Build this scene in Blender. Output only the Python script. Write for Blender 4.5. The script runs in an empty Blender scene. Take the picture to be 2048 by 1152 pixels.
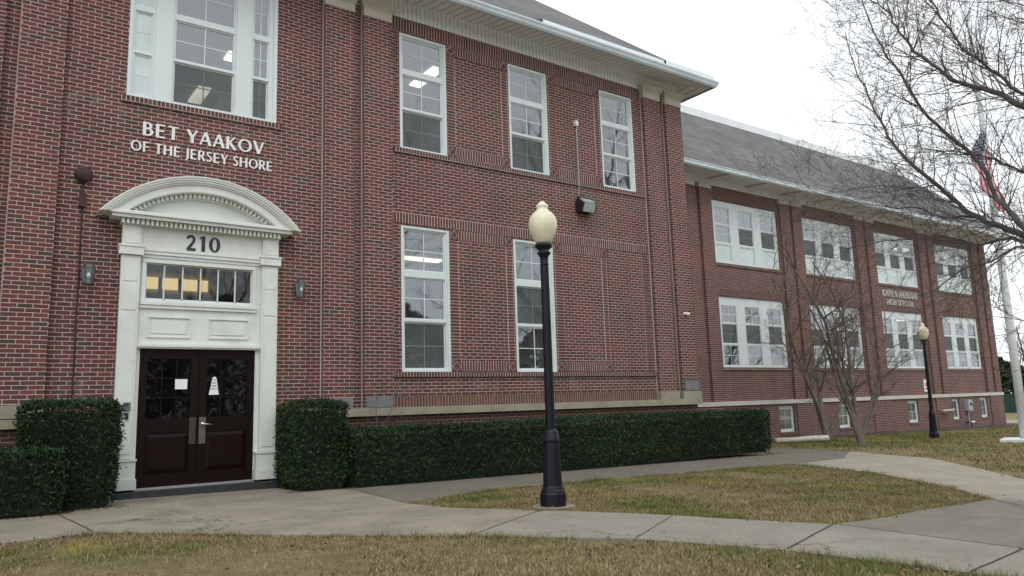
import bpy, bmesh, math, random
import numpy as np
from mathutils import Vector, Matrix
random.seed(7); rng = np.random.default_rng(7)
sc = bpy.context.scene; COL = sc.collection
PI = math.pi; R = math.radians

# ------------------------------------------------------------------ camera
cam = bpy.data.objects.new('camera', bpy.data.cameras.new('camera')); COL.objects.link(cam)
cam.data.sensor_width = 36.0; cam.data.lens = 1517.8/2048*36; cam.data.clip_start = 0.05; cam.data.clip_end = 3000
YAW, PITCH, ROLL = 0.626079, 0.153810, -0.031454
_f = Vector((math.sin(YAW)*math.cos(PITCH), math.cos(YAW)*math.cos(PITCH), math.sin(PITCH)))
_r = Vector((math.cos(YAW), -math.sin(YAW), 0)); _u = _r.cross(_f)
_r2 = math.cos(ROLL)*_r + math.sin(ROLL)*_u; _u2 = -math.sin(ROLL)*_r + math.cos(ROLL)*_u
cam.matrix_world = Matrix(((_r2.x, _u2.x, -_f.x, -6.164), (_r2.y, _u2.y, -_f.y, -13.500), (_r2.z, _u2.z, -_f.z, 1.260), (0, 0, 0, 1)))
sc.camera = cam

# ------------------------------------------------------------------ world, sun, exposure
SUN_EL, SUN_AZ = R(52), R(205)      # azimuth measured from +Y clockwise
w = bpy.data.worlds.new('World'); sc.world = w; w.use_nodes = True
nt = w.node_tree; bg = nt.nodes['Background']
sky = nt.nodes.new('ShaderNodeTexSky'); sky.sky_type = 'NISHITA'; sky.sun_disc = False
sky.sun_elevation = SUN_EL; sky.sun_rotation = SUN_AZ; sky.dust_density = 4.0
mx = nt.nodes.new('ShaderNodeMix'); mx.data_type = 'RGBA'; mx.inputs[0].default_value = 0.90
nt.links.new(sky.outputs[0], mx.inputs[6]); mx.inputs[7].default_value = (10.6, 11.0, 11.3, 1)   # thick even cloud cover
nt.links.new(mx.outputs[2], bg.inputs['Color']); bg.inputs['Strength'].default_value = 0.115
sl = bpy.data.lights.new('sun', 'SUN'); sl.energy = 0.7; sl.angle = R(25); sl.color = (1, 0.97, 0.93)
so = bpy.data.objects.new('sun', sl); COL.objects.link(so)
so.rotation_euler = (PI/2 - SUN_EL, 0, PI - SUN_AZ)
sc.view_settings.view_transform = 'Standard'; sc.view_settings.look = 'None'
sc.view_settings.exposure = 0.12; sc.view_settings.gamma = 1.0
sc.cycles.max_bounces = 6; sc.cycles.transparent_max_bounces = 12

# ------------------------------------------------------------------ node helpers
class N:
    def __init__(s, name):
        s.m = bpy.data.materials.new(name); s.m.use_nodes = True; s.t = s.m.node_tree
        s.b = s.t.nodes['Principled BSDF']; s.out = s.t.nodes['Material Output']
    def new(s, k, **kw):
        n = s.t.nodes.new(k)
        for a, v in kw.items(): setattr(n, a, v)
        return n
    def put(s, sock, v):
        if isinstance(v, bpy.types.NodeSocket): s.t.links.new(v, sock)
        elif v is not None: sock.default_value = v
    def math(s, op, a, b=None, c=None):
        n = s.new('ShaderNodeMath', operation=op)
        s.put(n.inputs[0], a); s.put(n.inputs[1], b)
        if c is not None: s.put(n.inputs[2], c)
        return n.outputs[0]
    def mix(s, f, a, b, blend='MIX'):
        n = s.new('ShaderNodeMix', data_type='RGBA', blend_type=blend)
        s.put(n.inputs[0], f); s.put(n.inputs[6], a); s.put(n.inputs[7], b); return n.outputs[2]
    def ramp(s, f, stops, interp='LINEAR'):
        n = s.new('ShaderNodeValToRGB'); cr = n.color_ramp; cr.interpolation = interp
        while len(cr.elements) < len(stops): cr.elements.new(0.5)
        for e, (p, c) in zip(cr.elements, stops): e.position = p; e.color = (c[0], c[1], c[2], 1)
        s.put(n.inputs[0], f); return n.outputs[0]
    def noise(s, scale, detail=4, rough=.55, vec=None, dist=0):
        n = s.new('ShaderNodeTexNoise'); n.inputs['Scale'].default_value = scale; n.inputs['Detail'].default_value = detail
        n.inputs['Roughness'].default_value = rough; n.inputs['Distortion'].default_value = dist
        if vec is not None: s.t.links.new(vec, n.inputs['Vector'])
        return n.outputs[0]
    def obj(s): return s.new('ShaderNodeTexCoord').outputs['Object']
    def pos(s): return s.new('ShaderNodeNewGeometry').outputs['Position']
    def mapr(s, v, a, b, c, d):
        n = s.new('ShaderNodeMapRange'); s.put(n.inputs[0], v)
        for i, q in enumerate((a, b, c, d)): n.inputs[i+1].default_value = q
        return n.outputs[0]
    def bump(s, h, strength=.3, dist=.01):
        n = s.new('ShaderNodeBump'); n.inputs['Strength'].default_value = strength; n.inputs['Distance'].default_value = dist
        s.put(n.inputs['Height'], h); s.t.links.new(n.outputs[0], s.b.inputs['Normal'])
    def base(s, c, rough=.6, metal=0, spec=None):
        s.put(s.b.inputs['Base Color'], c if isinstance(c, bpy.types.NodeSocket) else (c[0], c[1], c[2], 1))
        s.put(s.b.inputs['Roughness'], rough); s.b.inputs['Metallic'].default_value = metal
        if spec is not None: s.b.inputs['Specular IOR Level'].default_value = spec
        return s

def c4(c): return (c[0], c[1], c[2], 1)
def varied(name, c, amt=.15, scale=3., rough=.6, metal=0, bump=0, bscale=60, spec=None, c2=None, world=False):
    n = N(name); v = n.pos() if world else n.obj()
    f = n.noise(scale, 6, .65, v)
    f = n.mapr(f, .3, .7, 0, 1)
    lo = c2 or tuple(x*(1-amt) for x in c); hi = c if c2 else tuple(min(1, x*(1+amt)) for x in c)
    n.base(n.mix(f, c4(lo), c4(hi)), rough, metal, spec)
    if bump: n.bump(n.noise(bscale, 4, .6, v), bump, .004)
    return n.m

def brick(name, wd, ht, off=.5, joint=.0050, tint=1.0, dark=.0, old=0.0, u0=0., v0=0., rust=0.0, sills=()):
    n = N(name); g = n.new('ShaderNodeNewGeometry'); P = n.new('ShaderNodeSeparateXYZ'); n.t.links.new(g.outputs['Position'], P.inputs[0])
    Q = n.new('ShaderNodeSeparateXYZ'); n.t.links.new(g.outputs['Normal'], Q.inputs[0])
    ax = n.math('GREATER_THAN', n.math('ABSOLUTE', Q.outputs[0]), .5)
    u = n.math('ADD', n.math('MULTIPLY', P.outputs[0], n.math('SUBTRACT', 1., ax)), n.math('MULTIPLY', P.outputs[1], ax))
    # top faces: use Y for the rows
    wob = n.noise(2.3, 2, .5, g.outputs['Position'])
    v = n.math('ADD', n.math('SUBTRACT', P.outputs[2], v0), n.math('MULTIPLY', n.math('SUBTRACT', wob, .5), .006))
    vv = n.math('DIVIDE', v, ht); row = n.math('FLOOR', vv)
    uu = n.math('ADD', n.math('DIVIDE', n.math('SUBTRACT', u, u0), wd), n.math('MULTIPLY', n.math('MODULO', n.math('ABSOLUTE', row), 2.), off))
    if off: uu = n.math('ADD', uu, n.math('MULTIPLY', n.math('SINE', n.math('MULTIPLY', row, 12.9)), .035))
    col = n.math('FLOOR', uu)
    cb = n.new('ShaderNodeCombineXYZ'); n.put(cb.inputs[0], col); n.put(cb.inputs[1], row); n.put(cb.inputs[2], ax)
    wn = n.new('ShaderNodeTexWhiteNoise', noise_dimensions='3D'); n.t.links.new(cb.outputs[0], wn.inputs['Vector'])
    fu = n.math('FRACT', uu); fv = n.math('FRACT', vv)
    du = n.math('MULTIPLY', n.math('MINIMUM', fu, n.math('SUBTRACT', 1., fu)), wd)
    dv = n.math('MULTIPLY', n.math('MINIMUM', fv, n.math('SUBTRACT', 1., fv)), ht)
    d = n.math('MINIMUM', du, dv)
    rag = n.math('MULTIPLY', n.math('SUBTRACT', n.noise(70, 2, .5, g.outputs['Position']), .5), .004)
    msk = n.mapr(n.math('ADD', d, rag), joint-.0012, joint+.0012, 1, 0)
    t = tint
    pal = [(0, (.074*t, .055*t, .047*t)), (.06, (.104*t, .050*t, .044*t)), (.18, (.130*t, .051*t, .045*t)), (.34, (.146*t, .053*t, .046*t)), (.52, (.132*t, .051*t, .045*t)),
           (.68, (.108*t, .047*t, .043*t)), (.82, (.166*t, .060*t, .046*t)), (.93, (.100*t, .050*t, .044*t))]
    bc = n.ramp(wn.outputs[0], pal, 'CONSTANT')
    fine = n.mapr(n.noise(38, 5, .7, g.outputs['Position']), .25, .75, .72, 1.25)
    big = n.mapr(n.noise(.55, 4, .6, g.outputs['Position']), .3, .7, .86, 1.12)
    fv2 = n.new('ShaderNodeCombineColor')
    k = n.math('MULTIPLY', fine, big)
    for i in range(3): n.put(fv2.inputs[i], k)
    bc = n.mix(1., bc, fv2.outputs[0], 'MULTIPLY')
    if rust:
        rm = n.mapr(n.noise(1.1, 4, .6, g.outputs['Position']), .5, .75, 0, rust)
        bc = n.mix(rm, bc, (.20, .075, .035, 1))
    mn = n.noise(9, 4, .6, g.outputs['Position'])
    mc = n.mix(n.mapr(mn, .3, .7, 0, 1), (.40, .325, .305, 1), (.58, .49, .465, 1))
    if old: mc = n.mix(old, mc, (.30, .26, .17, 1)); bc = n.mix(old*.5, bc, (.15, .11, .07, 1))
    if dark: bc = n.mix(dark, bc, (.085, .055, .055, 1)); mc = n.mix(dark*.4, mc, (.2, .18, .18, 1))
    # white lime bloom in patches
    ef = n.mapr(n.noise(.9, 6, .7, g.outputs['Position'], .6), .62, .82, 0, .22)
    bc = n.mix(ef, bc, (.30, .24, .235, 1))
    mp = n.new('ShaderNodeMapping'); n.t.links.new(g.outputs['Position'], mp.inputs[0]); mp.inputs['Scale'].default_value = (2.6, 2.6, .30)
    wet = n.mapr(n.noise(1.0, 5, .65, mp.outputs[0]), .52, .70, 0, .42)       # rain-washed soot running down the wall
    bc = n.mix(wet, bc, (.070, .040, .038, 1)); mc = n.mix(n.math('MULTIPLY', wet, .8), mc, (.20, .165, .15, 1))
    lime = n.mapr(n.noise(1.7, 5, .7, mp.outputs[0], .3), .64, .76, 0, .35)
    bc = n.mix(lime, bc, (.30, .26, .25, 1))
    for zs in sills:
        bd = n.math('MULTIPLY', n.mapr(P.outputs[2], zs-.55, zs-.05, 0, 1), n.math('LESS_THAN', P.outputs[2], zs))
        mq = n.new('ShaderNodeMapping'); n.t.links.new(g.outputs['Position'], mq.inputs[0]); mq.inputs['Scale'].default_value = (3.4, 1, 1.1); mq.inputs['Location'].default_value = (zs*3, 0, 0)
        bl = n.math('MULTIPLY', bd, n.mapr(n.noise(1., 4, .6, mq.outputs[0]), .50, .70, 0, .42))
        bc = n.mix(bl, bc, (.25, .235, .235, 1))
    n.base(n.mix(msk, bc, mc), .88, 0, .25)
    n.bump(n.math('ADD', n.math('MULTIPLY', msk, -1.), n.math('MULTIPLY', n.noise(120, 3, .6, g.outputs['Position']), .3)), .5, .004)
    return n.m

CO = .0677
M = {}
M['brick'] = brick('red_brick', .2032, CO, v0=.02, sills=(6.50, 1.887))
M['brick_wing'] = brick('red_brick_wing', .2032, CO, v0=.0, tint=.98, rust=.45)
M['brick_pil'] = brick('red_brick_pilaster', .2032, CO, u0=0.0, v0=.02, tint=1.04)
M['brick_base'] = brick('weathered_base_brick', .2032, CO, v0=.01, old=.55)
M['stack'] = brick('stack_bond_brick', .2032, CO, off=0, v0=.02, u0=2.002)
M['soldier'] = brick('soldier_brick', CO, .2105, off=0, v0=0, tint=.98)
M['rowlock'] = brick('rowlock_sill_brick', CO, .30, off=0, v0=-.1, dark=.38, joint=.0075)
M['brick_old'] = brick('old_soldier_brick', CO, .23, off=0, v0=1.29-.23*5, old=.45)

def white_paint(name, c, dirt=.35):
    n = N(name); v = n.pos()
    f = n.mapr(n.noise(1.7, 7, .7, v, .5), .45, .75, 0, dirt)
    g = n.mapr(n.noise(25, 5, .7, v), .58, .72, 0, dirt*.6)
    mp = n.new('ShaderNodeMapping'); n.t.links.new(v, mp.inputs[0]); mp.inputs['Scale'].default_value = (9, 9, .7)
    dr = n.mapr(n.noise(1.2, 5, .7, mp.outputs[0]), .56, .74, 0, dirt*1.1)
    col = n.mix(n.math('MAXIMUM', n.math('MAXIMUM', f, g), dr), c4(c), (.40, .39, .32, 1))
    n.base(col, .5); n.bump(n.noise(40, 4, .6, v), .12, .003); return n.m
M['white'] = white_paint('white_painted_wood', (.70, .73, .70), .35)
M['vinyl'] = white_paint('white_window_frame', (.66, .73, .74), .10)
M['frieze'] = None
def beadboard(name, c, axis, pitch):
    n = N(name); P = n.new('ShaderNodeSeparateXYZ'); n.t.links.new(n.pos(), P.inputs[0])
    fr = n.math('FRACT', n.math('DIVIDE', P.outputs[axis], pitch))
    d = n.math('ABSOLUTE', n.math('SUBTRACT', fr, .5))
    msk = n.mapr(d, .40, .47, 0, 1)
    st = n.mapr(n.noise(1.3, 5, .7, n.pos()), .45, .75, 0, .22)
    n.base(n.mix(st, n.mix(msk, c4(c), c4(tuple(x*.42 for x in c))), (.36, .36, .32, 1)), .6)
    n.bump(n.math('MULTIPLY', msk, -1.), .6, .008); return n.m
M['frieze'] = beadboard('white_beadboard', (.80, .83, .84), 0, .105)
M['soffit'] = beadboard('soffit_panel', (.80, .84, .86), 0, .20)
M['soffit_wing'] = beadboard('soffit_sheet', (.80, .83, .83), 0, 2.2)
M['gutter'] = varied('painted_gutter_metal', (.56, .64, .68), .12, 1.2, .38, .0, world=True)
M['flash'] = varied('white_metal_flashing', (.74, .78, .80), .06, 1.5, .4, world=True)
M['stone'] = varied('tan_stone', (.36, .33, .25), .25, 2.5, .85, bump=.3, bscale=50, world=True, c2=(.24, .225, .16))
M['capstone'] = varied('tan_painted_stone', (.56, .53, .44), .2, 2., .8, world=True, c2=(.46, .44, .37))
M['wingstone'] = varied('pale_stone_band', (.56, .54, .50), .12, 2., .8, world=True)
M['plaque'] = varied('grey_bronze_plaque', (.19, .20, .20), .25, 14, .6, .2, bump=.4, bscale=90, world=True)
M['mortar'] = varied('mortar', (.47, .42, .405), .12, 12, .9, world=True)
M['dbrick'] = varied('ornament_brick', (.125, .046, .050), .25, 30, .88, world=True)
def shingles(name):
    n = N(name); P = n.new('ShaderNodeSeparateXYZ'); n.t.links.new(n.pos(), P.inputs[0])
    v = n.math('DIVIDE', P.outputs[2], .145); row = n.math('FLOOR', v)
    u = n.math('ADD', n.math('DIVIDE', n.math('ADD', P.outputs[0], P.outputs[1]), .30), n.math('MULTIPLY', row, .37)); colm = n.math('FLOOR', u)
    cb = n.new('ShaderNodeCombineXYZ'); n.put(cb.inputs[0], colm); n.put(cb.inputs[1], row)
    wn = n.new('ShaderNodeTexWhiteNoise', noise_dimensions='2D'); n.t.links.new(cb.outputs[0], wn.inputs['Vector'])
    c = n.ramp(wn.outputs[0], [(0, (.120, .116, .116)), (.35, (.155, .151, .152)), (.7, (.190, .185, .186)), (1, (.135, .131, .132))])
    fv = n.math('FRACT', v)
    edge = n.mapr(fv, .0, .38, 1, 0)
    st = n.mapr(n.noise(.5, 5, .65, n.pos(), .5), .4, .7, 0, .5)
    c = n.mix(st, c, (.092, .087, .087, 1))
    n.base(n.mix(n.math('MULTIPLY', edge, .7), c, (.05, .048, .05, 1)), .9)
    n.bump(n.math('SUBTRACT', n.math('MULTIPLY', fv, -1.), edge), .7, .012); return n.m
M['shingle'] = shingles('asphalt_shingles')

def glass(name, tint, lo, extra=1.0, dirt=.10, rough=.02):
    n = N(name); t = n.t
    tr = n.new('ShaderNodeBsdfTransparent'); tr.inputs[0].default_value = c4(tint)
    gl = n.new('ShaderNodeBsdfGlossy'); gl.inputs['Roughness'].default_value = rough; gl.inputs['Color'].default_value = (.93, .97, 1, 1)
    nz = n.new('ShaderNodeTexNoise'); nz.inputs['Scale'].default_value = 1.6; nz.inputs['Detail'].default_value = 2; t.links.new(n.pos(), nz.inputs['Vector'])
    bp = n.new('ShaderNodeBump'); bp.inputs['Strength'].default_value = .05; bp.inputs['Distance'].default_value = .02
    t.links.new(nz.outputs[0], bp.inputs['Height']); t.links.new(bp.outputs[0], gl.inputs['Normal'])
    fr = n.new('ShaderNodeFresnel'); fr.inputs[0].default_value = 1.5
    f = n.math('ADD', n.math('MULTIPLY', fr.outputs[0], extra), lo)
    mixs = n.new('ShaderNodeMixShader'); n.put(mixs.inputs[0], f); t.links.new(tr.outputs[0], mixs.inputs[1]); t.links.new(gl.outputs[0], mixs.inputs[2])
    df = n.new('ShaderNodeBsdfDiffuse'); df.inputs[0].default_value = (.5, .52, .52, 1)
    m2 = n.new('ShaderNodeMixShader'); n.put(m2.inputs[0], n.mapr(n.noise(3, 4, .6, n.pos()), .35, .7, dirt*.3, dirt)); t.links.new(mixs.outputs[0], m2.inputs[1]); t.links.new(df.outputs[0], m2.inputs[2])
    t.links.new(m2.outputs[0], n.out.inputs[0]); return n.m
M['glass'] = glass('window_glass', (.60, .65, .66), .185)
M['glass_dark'] = glass('dark_door_glass', (.22, .20, .18), .0, .55, .012)
M['glass_hall'] = glass('transom_glass', (.70, .70, .70), .03, 1.0, .02)
def screen():
    n = N('insect_screen'); t = n.t
    tr = n.new('ShaderNodeBsdfTransparent'); tr.inputs[0].default_value = (1, 1, 1, 1)
    df = n.new('ShaderNodeBsdfDiffuse'); df.inputs[0].default_value = (.13, .14, .145, 1)
    ms = n.new('ShaderNodeMixShader'); n.put(ms.inputs[0], n.mapr(n.noise(2.5, 4, .6, n.pos()), .3, .7, .52, .68)); t.links.new(tr.outputs[0], ms.inputs[1]); t.links.new(df.outputs[0], ms.inputs[2])
    t.links.new(ms.outputs[0], n.out.inputs[0]); return n.m
M['screen'] = screen()
M['frost'] = varied('frosted_pane', (.58, .68, .68), .10, 2.5, .25, world=True)
M['sky_sheet'] = varied('sky_reflection_sheet', (.50, .55, .53), .10, 2.5, .6, world=True)
M['curtain'] = varied('pale_curtain', (.66, .69, .67), .2, 5., .8, world=True)
def emit(name, c, s):
    n = N(name); n.base((.8, .8, .75), .5); n.b.inputs['Emission Color'].default_value = c4(c); n.b.inputs['Emission Strength'].default_value = s; return n.m
M['tube'] = emit('fluorescent_lens', (1, .93, .72), 2.0)
M['hall_glow'] = emit('hall_cove_glow', (1, .78, .36), .85)
M['bulb'] = varied('bulb_glass', (.55, .57, .56), .1, 5, .2)
M['room'] = varied('room_paint', (.34, .34, .31), .12, 1.5, .8, world=True)
M['room_yellow'] = varied('yellow_room_paint', (.55, .43, .20), .15, 1.5, .8, world=True)
M['room_dark'] = varied('dark_hall_paint', (.10, .085, .065), .2, 1.5, .8, world=True)
M['room_floor'] = varied('room_floor', (.12, .11, .10), .2, 3, .7, world=True)
M['oak'] = varied('yellow_oak', (.45, .27, .08), .2, 6, .5, world=True)
def wood():
    n = N('dark_mahogany_door'); v = n.new('ShaderNodeMapping'); n.t.links.new(n.pos(), v.inputs[0]); v.inputs['Scale'].default_value = (28, 28, 2.2)
    f = n.noise(1.5, 6, .65, v.outputs[0], .8)
    n.base(n.ramp(f, [(.25, (.004, .0020, .0022)), (.55, (.011, .0038, .0036)), (.8, (.022, .007, .006))]), .42, 0, .16); n.bump(f, .12, .003); return n.m
M['door'] = wood()
M['steel'] = varied('brushed_steel', (.17, .145, .125), .2, 20, .45, .6)
M['steel_dark'] = varied('tarnished_plate', (.07, .058, .05), .2, 20, .5, .5)
M['chrome'] = varied('satin_nickel', (.62, .61, .58), .05, 20, .25, .9)
M['black'] = varied('black_gloss_plastic', (.02, .021, .023), .2, 10, .4)
M['greyplastic'] = varied('grey_plastic', (.12, .125, .13), .2, 10, .45)
M['step'] = varied('black_painted_step', (.028, .03, .036), .5, 9, .55, bump=.3, bscale=40, world=True)
M['threshold'] = varied('aluminium_threshold', (.42, .42, .42), .1, 8, .4, .5, world=True)
M['lampblack'] = varied('black_painted_iron', (.006, .007, .013), .35, 9, .42, .0, bump=.15, bscale=60, spec=.32)
def globe():
    n = N('cream_acrylic_globe'); f = n.noise(7, 5, .6, n.obj())
    n.base(n.mix(n.mapr(f, .3, .7, 0, 1), (.70, .66, .49, 1), (.79, .75, .60, 1)), .32, 0, .5)
    n.b.inputs['Subsurface Weight'].default_value = .35; n.b.inputs['Subsurface Radius'].default_value = (.08, .07, .04); n.b.inputs['Subsurface Scale'].default_value = .5
    return n.m
M['globe'] = globe()
M['rust'] = varied('rusty_brown_metal', (.055, .03, .03), .4, 14, .75, .2, bump=.3)
M['verdi'] = varied('green_grey_metal', (.085, .10, .10), .3, 14, .5, .4)
M['lantern_glass'] = varied('lantern_glass', (.16, .20, .20), .2, 9, .15)
M['floodbody'] = varied('bronze_flood_housing', (.03, .03, .034), .3, 14, .5, .3)
M['floodglass'] = varied('prismatic_flood_glass', (.40, .45, .46), .15, 40, .2)
M['grey_metal'] = varied('grey_box_metal', (.42, .46, .47), .12, 9, .45, .1)
M['whiteplastic'] = varied('white_plastic', (.72, .72, .70), .06, 9, .35)
M['letter'] = varied('white_letter_paint', (.78, .78, .78), .05, 9, .4)
M['letter_grey'] = varied('weathered_letter_paint', (.52, .51, .49), .15, 9, .5)
M['black_letter'] = varied('black_letter', (.02, .022, .035), .1, 9, .4)
M['paper'] = varied('white_paper', (.78, .82, .84), .03, 9, .7)
M['pinkpipe'] = varied('pale_pipe_paint', (.50, .38, .33), .2, 9, .6)
M['polepaint'] = varied('white_pole_paint', (.72, .75, .76), .06, 3, .35)
M['red'] = varied('flag_red', (.52, .05, .075), .12, 8, .8)
M['flagwhite'] = varied('flag_white', (.72, .72, .73), .06, 8, .8)
M['blue'] = varied('flag_blue', (.035, .05, .17), .12, 8, .8)
M['bark'] = varied('grey_bark', (.115, .104, .098), .35, 9, .9, bump=.5, bscale=35)
M['twig'] = varied('brown_twig', (.125, .107, .098), .3, 6, .85)
M['bark2'] = varied('smooth_tan_bark', (.165, .14, .118), .35, 7, .85, bump=.3, bscale=25)
M['twig2'] = varied('red_brown_twig', (.135, .108, .094), .3, 6, .85)
M['fencegreen'] = varied('green_fence_screen', (.015, .055, .045), .2, 2, .7)
M['fencepost'] = varied('green_fence_steel', (.03, .10, .08), .2, 2, .5)
M['wire'] = varied('black_cable', (.03, .03, .03), .1, 2, .6)
M['pvc'] = varied('dirty_white_pipe', (.55, .54, .46), .3, 6, .6)

def leafmat(name, rough=.6, trans=.15):
    n = N(name); a = n.new('ShaderNodeAttribute', attribute_name='Col'); n.base(a.outputs['Color'], rough, 0, .25)
    return n.m
M['leaf'] = leafmat('yew_foliage', .6); M['grass'] = leafmat('dormant_grass', .8); M['litter'] = leafmat('dead_leaf_litter', .85)
M['hedgecore'] = varied('dark_hedge_core', (.018, .024, .014), .4, 20, .9)

def ground_mat():
    n = N('lawn_soil'); p = n.pos()
    a = n.mapr(n.noise(.55, 6, .65, p, .4), .38, .62, 0, 1); b = n.mapr(n.noise(3.2, 6, .7, p), .35, .65, 0, 1); c = n.mapr(n.noise(34, 8, .8, p), .38, .62, 0, 1)
    col = n.mix(a, (.29, .235, .135, 1), (.19, .165, .065, 1)); col = n.mix(n.math('MULTIPLY', b, .6), col, (.42, .345, .22, 1)); col = n.mix(n.math('MULTIPLY', c, .5), col, (.11, .085, .05, 1))
    n.base(col, .95, 0, .1); n.bump(n.math('ADD', n.noise(60, 5, .7, p), n.noise(9, 4, .6, p)), 1.0, .03); return n.m
M['ground'] = ground_mat()
def concrete(name, c, speck=.0, stain=.5, sc_=1.):
    n = N(name); p = n.pos()
    a = n.mapr(n.noise(1.3*sc_, 10, .74, p, .35), .40, .62, 0, stain); b = n.mapr(n.noise(6, 6, .7, p), .4, .7, 0, .35); s = n.noise(170, 2, .6, p)
    col = n.mix(a, c4(c), c4(tuple(x*.60 for x in c))); col = n.mix(b, col, c4((c[0]*.82, c[1]*.80, c[2]*.72)))
    lo = n.mapr(s, .30, .5, speck, 0); hi = n.mapr(s, .5, .72, 0, speck)
    col = n.mix(lo, col, (.07, .07, .07, 1)); col = n.mix(hi, col, (.45, .45, .43, 1))
    dk = n.mapr(n.noise(3.1, 9, .78, p, .4), .55, .72, 0, .5); col = n.mix(dk, col, (.085, .082, .060, 1))
    wp = n.new('ShaderNodeVectorMath', operation='ADD'); nn = n.new('ShaderNodeTexNoise'); nn.inputs['Scale'].default_value = 3.; nn.inputs['Detail'].default_value = 5; n.t.links.new(p, nn.inputs['Vector'])
    sc2 = n.new('ShaderNodeVectorMath', operation='SCALE'); n.t.links.new(nn.outputs['Color'], sc2.inputs[0]); sc2.inputs['Scale'].default_value = .5
    n.t.links.new(p, wp.inputs[0]); n.t.links.new(sc2.outputs[0], wp.inputs[1])
    vo = n.new('ShaderNodeTexVoronoi', feature='DISTANCE_TO_EDGE'); vo.inputs['Scale'].default_value = .42; n.t.links.new(wp.outputs[0], vo.inputs['Vector'])
    ck = n.math('MULTIPLY', n.mapr(vo.outputs['Distance'], .0015, .0045, 1, 0), n.mapr(n.noise(.7, 2, .5, p), .50, .56, 0, .8)); col = n.mix(ck, col, (.05, .047, .04, 1))
    n.base(col, .9, 0, .2); n.bump(n.math('ADD', s, n.noise(25, 4, .6, p)), .35, .004); return n.m
M['con_beige'] = concrete('beige_concrete', (.315, .285, .222), .3, .9)
M['con_dark'] = concrete('damp_grey_concrete', (.185, .172, .142), .2, .6)
M['con_agg'] = concrete('exposed_aggregate_concrete', (.315, .293, .235), .75, .7)
M['con_dim'] = concrete('worn_grey_concrete', (.225, .208, .168), .5, .65)
M['con_side'] = concrete('pale_beige_concrete', (.37, .335, .27), .2, .5)
M['con_bounce'] = concrete('pale_bounce_road', (.50, .48, .43), .1, .2)
M['joint'] = varied('dark_joint_filler', (.055, .052, .045), .4, 20, .95, world=True)
M['mulch'] = varied('dark_mulch', (.055, .042, .034), .5, 30, .95, bump=.8, bscale=50, world=True)

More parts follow.
